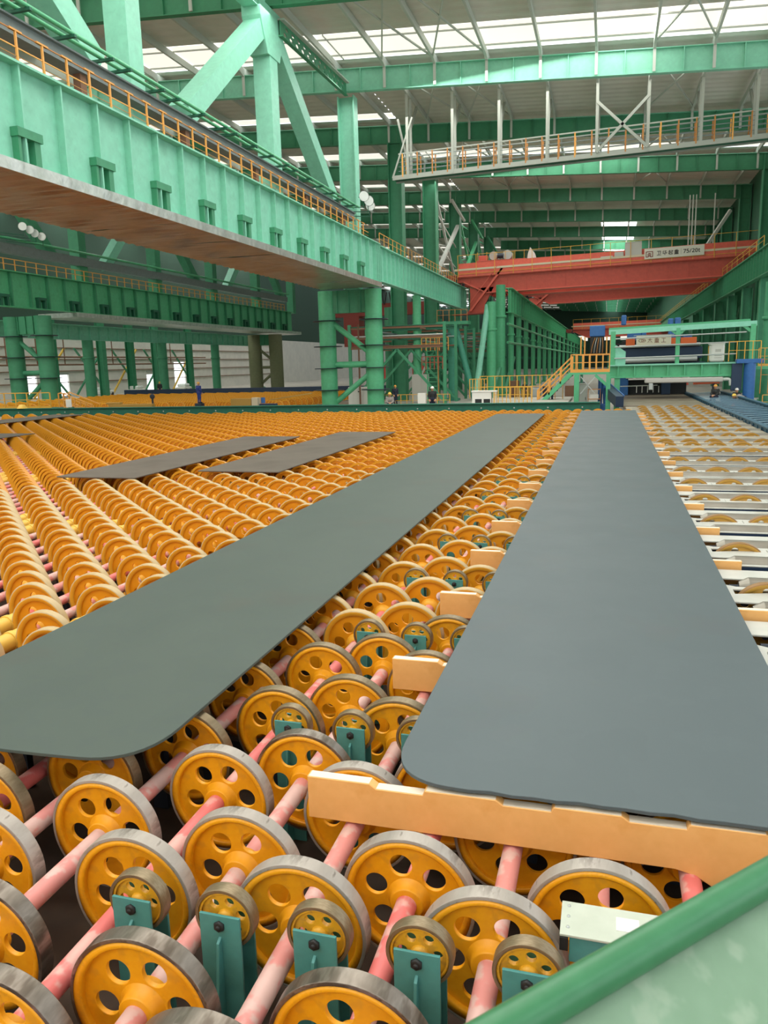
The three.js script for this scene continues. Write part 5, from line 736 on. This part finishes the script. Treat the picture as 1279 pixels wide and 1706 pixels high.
// ---------------------------------------------------------------- people
const cloth = { blue: std({ color: '#26387a', roughness: 0.8 }), navy: std({ color: '#1d2333', roughness: 0.8 }), dark: std({ color: '#2a2c2c', roughness: 0.85 }), grey: std({ color: '#8d8680', roughness: 0.8 }), trousers: std({ color: '#23283a', roughness: 0.85 }) };
const skin = std({ color: '#b98a6c', roughness: 0.6 }), hats = { white: std({ color: '#efece2', roughness: 0.35 }), yellow: std({ color: '#e6c04a', roughness: 0.35 }), orange: std({ color: '#d99a35', roughness: 0.35 }) };
function blob(bones, lo, hi, cell) {                                       // smooth union of tapered capsules
  const size = Math.max(hi[0] - lo[0], hi[1] - lo[1], hi[2] - lo[2]), n = Math.ceil(size / cell) + 2, mc = new MarchingCubes(n, new THREE.MeshBasicMaterial(), false, false, 60000); mc.isolation = 0;
  const k = 0.03;
  for (let z = 0; z < n; z++) for (let y = 0; y < n; y++) for (let x = 0; x < n; x++) {
    const p = [lo[0] + (x / n) * size, lo[1] + (y / n) * size, lo[2] + (z / n) * size]; let acc = 0;
    for (const [a, b, r0, r1] of bones) { const d = [b[0] - a[0], b[1] - a[1], b[2] - a[2]], q = [p[0] - a[0], p[1] - a[1], p[2] - a[2]], t = Math.max(0, Math.min(1, (d[0] * q[0] + d[1] * q[1] + d[2] * q[2]) / (d[0] * d[0] + d[1] * d[1] + d[2] * d[2] + 1e-9))); acc += Math.exp(-(Math.hypot(q[0] - d[0] * t, q[1] - d[1] * t, q[2] - d[2] * t) - (r0 + (r1 - r0) * t)) / k); }
    mc.field[x + y * n + z * n * n] = Math.log(acc + 1e-12) * k;
  }
  mc.update(); const g = new THREE.BufferGeometry(), c = mc.count ?? mc.geometry.drawRange.count;
  g.setAttribute('position', new THREE.BufferAttribute(mc.positionArray.slice(0, c * 3), 3)); g.setAttribute('normal', new THREE.BufferAttribute(mc.normalArray.slice(0, c * 3), 3));
  g.scale(size / 2, size / 2, size / 2); g.translate(lo[0] + size / 2, lo[1] + size / 2, lo[2] + size / 2); g.computeVertexNormals(); return uvm(g);
}
function person(label, pos, turn, pose, top, hat, group) {
  const t = thing('person', label, 'person', pos, turn), J = pose, box = [[-0.9, -0.1, -0.9], [0.9, 1.9, 0.9]];
  const jacket = [[J.hip, J.chest, 0.15, 0.17], [J.chest, J.neck, 0.17, 0.07]], legs = [], body = [];
  for (const s of ['L', 'R']) { jacket.push([J.chest.map((v, i) => v + (i ? 0 : s === 'L' ? -0.15 : 0.15)), J['sh' + s], 0.09, 0.08], [J['sh' + s], J['el' + s], 0.078, 0.06], [J['el' + s], J['wr' + s], 0.06, 0.045]); legs.push([J.hip, J['hp' + s], 0.15, 0.11], [J['hp' + s], J['kn' + s], 0.11, 0.075], [J['kn' + s], J['an' + s], 0.075, 0.058]); }
  const h = J.head, f = J.face;
  body.push([J.neck, h, 0.06, 0.07], [h, [h[0], h[1] + 0.09, h[2]], 0.085, 0.098], [[h[0] + f[0] * 0.08, h[1] + 0.02 + f[1] * 0.08, h[2] + f[2] * 0.08], [h[0] + f[0] * 0.115, h[1] + 0.03 + f[1] * 0.08, h[2] + f[2] * 0.115], 0.03, 0.014]);
  for (const s of ['L', 'R']) { const w = J['wr' + s], e = J['el' + s], d = V(w[0] - e[0], w[1] - e[1], w[2] - e[2]).normalize(), sd = s === 'L' ? 1 : -1; const P = (a, b) => [w[0] + d.x * a + b, w[1] + d.y * a, w[2] + d.z * a]; body.push([w, P(0.09, 0), 0.032, 0.036]); for (let i = 0; i < 4; i++) body.push([P(0.09, (i - 1.5) * 0.02), P(0.16 - Math.abs(i - 1.4) * 0.012, (i - 1.5) * 0.022), 0.01, 0.008]); body.push([P(0.04, sd * 0.03), P(0.1, sd * 0.06), 0.012, 0.009]); }
  mesh('body', blob(body, ...box, 0.022), skin, t); mesh('jacket', blob(jacket, ...box, 0.027), cloth[top], t); mesh('trousers', blob(legs, ...box, 0.027), top === 'blue' ? cloth.blue : cloth.trousers, t);
  for (const s of ['L', 'R']) { const a = J['an' + s]; part('boot', [RB(a[0] - 0.055, a[0] + 0.055, a[1] - 0.08, a[1] + 0.03, a[2] - 0.08 + f[2] * 0.06, a[2] + 0.14 + f[2] * 0.06, 0.03)], blackish, t); }
  const hm = lathe([[0.001, 0.135], [0.06, 0.125], [0.108, 0.075], [0.122, 0.01], [0.15, -0.005], [0.152, -0.015], [0.118, -0.012]].reverse(), 24, 'y'); hm.scale(1, 1, 1.12); hm.translate(h[0], h[1] + 0.1, h[2]); mesh('helmet', hm, hats[hat], t);
}
const STAND = { hip: [0, 0.95, 0], chest: [0, 1.28, -0.02], neck: [0, 1.47, 0], head: [0, 1.58, 0.01], face: [0, 0, 1], shL: [-0.21, 1.4, 0], shR: [0.21, 1.4, 0], elL: [-0.27, 1.12, -0.02], elR: [0.27, 1.12, -0.02], wrL: [-0.22, 0.9, 0.12], wrR: [0.22, 0.9, 0.12], hpL: [-0.1, 0.88, 0], hpR: [0.1, 0.88, 0], knL: [-0.11, 0.48, 0.02], knR: [0.12, 0.48, 0.02], anL: [-0.11, 0.08, 0], anR: [0.13, 0.08, -0.02] };
const BEND = { hip: [0, 0.88, 0], chest: [0, 1.0, 0.38], neck: [0, 1.0, 0.58], head: [0, 1.0, 0.7], face: [0, -0.7, 0.7], shL: [-0.21, 0.98, 0.48], shR: [0.21, 0.98, 0.48], elL: [-0.24, 0.7, 0.55], elR: [0.24, 0.7, 0.55], wrL: [-0.16, 0.52, 0.68], wrR: [0.16, 0.52, 0.68], hpL: [-0.1, 0.84, 0], hpR: [0.1, 0.84, 0], knL: [-0.12, 0.46, 0.1], knR: [0.12, 0.46, 0.1], anL: [-0.12, 0.08, -0.02], anR: [0.12, 0.08, -0.02] };
const SIT = { hip: [0, 0.45, 0], chest: [0, 0.8, 0.03], neck: [0, 0.99, 0.06], head: [0, 1.1, 0.08], face: [0, 0, 1], shL: [-0.21, 0.92, 0.04], shR: [0.21, 0.92, 0.04], elL: [-0.25, 0.66, 0.14], elR: [0.25, 0.66, 0.14], wrL: [-0.1, 0.56, 0.36], wrR: [0.1, 0.56, 0.36], hpL: [-0.1, 0.44, 0.05], hpR: [0.1, 0.44, 0.05], knL: [-0.13, 0.48, 0.46], knR: [0.13, 0.48, 0.46], anL: [-0.12, 0.08, 0.48], anR: [0.12, 0.08, 0.48] };
{ const pf = (name, label, x, y, z, w) => single(name, label, 'plinth', [RB(x - w, x + w, 0, y, z - w, z + w, 0.03)], darkSteel);
  pf('step_block', 'dark step block under the worker in blue overalls', -33.6, 1.27, -60, 0.3);
  person('worker in blue overalls standing with back turned behind the green beam', [-33.6, 1.27, -60], Math.PI - 0.4, STAND, 'blue', 'orange');
  pf('step_block', 'dark seat block under the worker with the white helmet', -11.9, 0.72, -54, 0.4);
  person('worker in dark clothes with a white helmet behind the green beam', [-11.9, 0.72, -54], 0.2, STAND, 'dark', 'white');
  pf('step_block', 'dark seat block under the worker with the yellow helmet', -15.3, 0.8, -55, 0.35);
  person('worker with a yellow helmet sitting by the slim green column', [-15.3, 0.8, -55], 0.3, SIT, 'grey', 'yellow');
  person('worker in dark blue half hidden beside the right thick pipe column', [-19.2, 0.4, -71], 0.6, STAND, 'navy', 'orange');
  person('small distant worker in dark clothes near the lit doors', [-56, 0.9, -90], 0.5, STAND, 'dark', 'yellow');
  person('worker in dark clothes standing at the far end of the blue cable guard', [8.95, 0, -61.4], -0.4, STAND, 'dark', 'white');
  person('worker in grey bending over the blue cable guard', [8.9, 0.35, -57.6], -1.35, BEND, 'grey', 'yellow');
  person('worker with an orange helmet leaning on the cable guard, left of the bending one', [7.4, 0.8, -60.3], -0.5, SIT, 'dark', 'orange');
  person('distant worker in dark clothes among the machine parts before the columns', [-9.1, 0, -90], 0.2, STAND, 'dark', 'orange'); }
scene.traverse((o) => { if (o.isMesh) { o.castShadow = true; o.receiveShadow = true; } });
renderer.render(scene, camera);
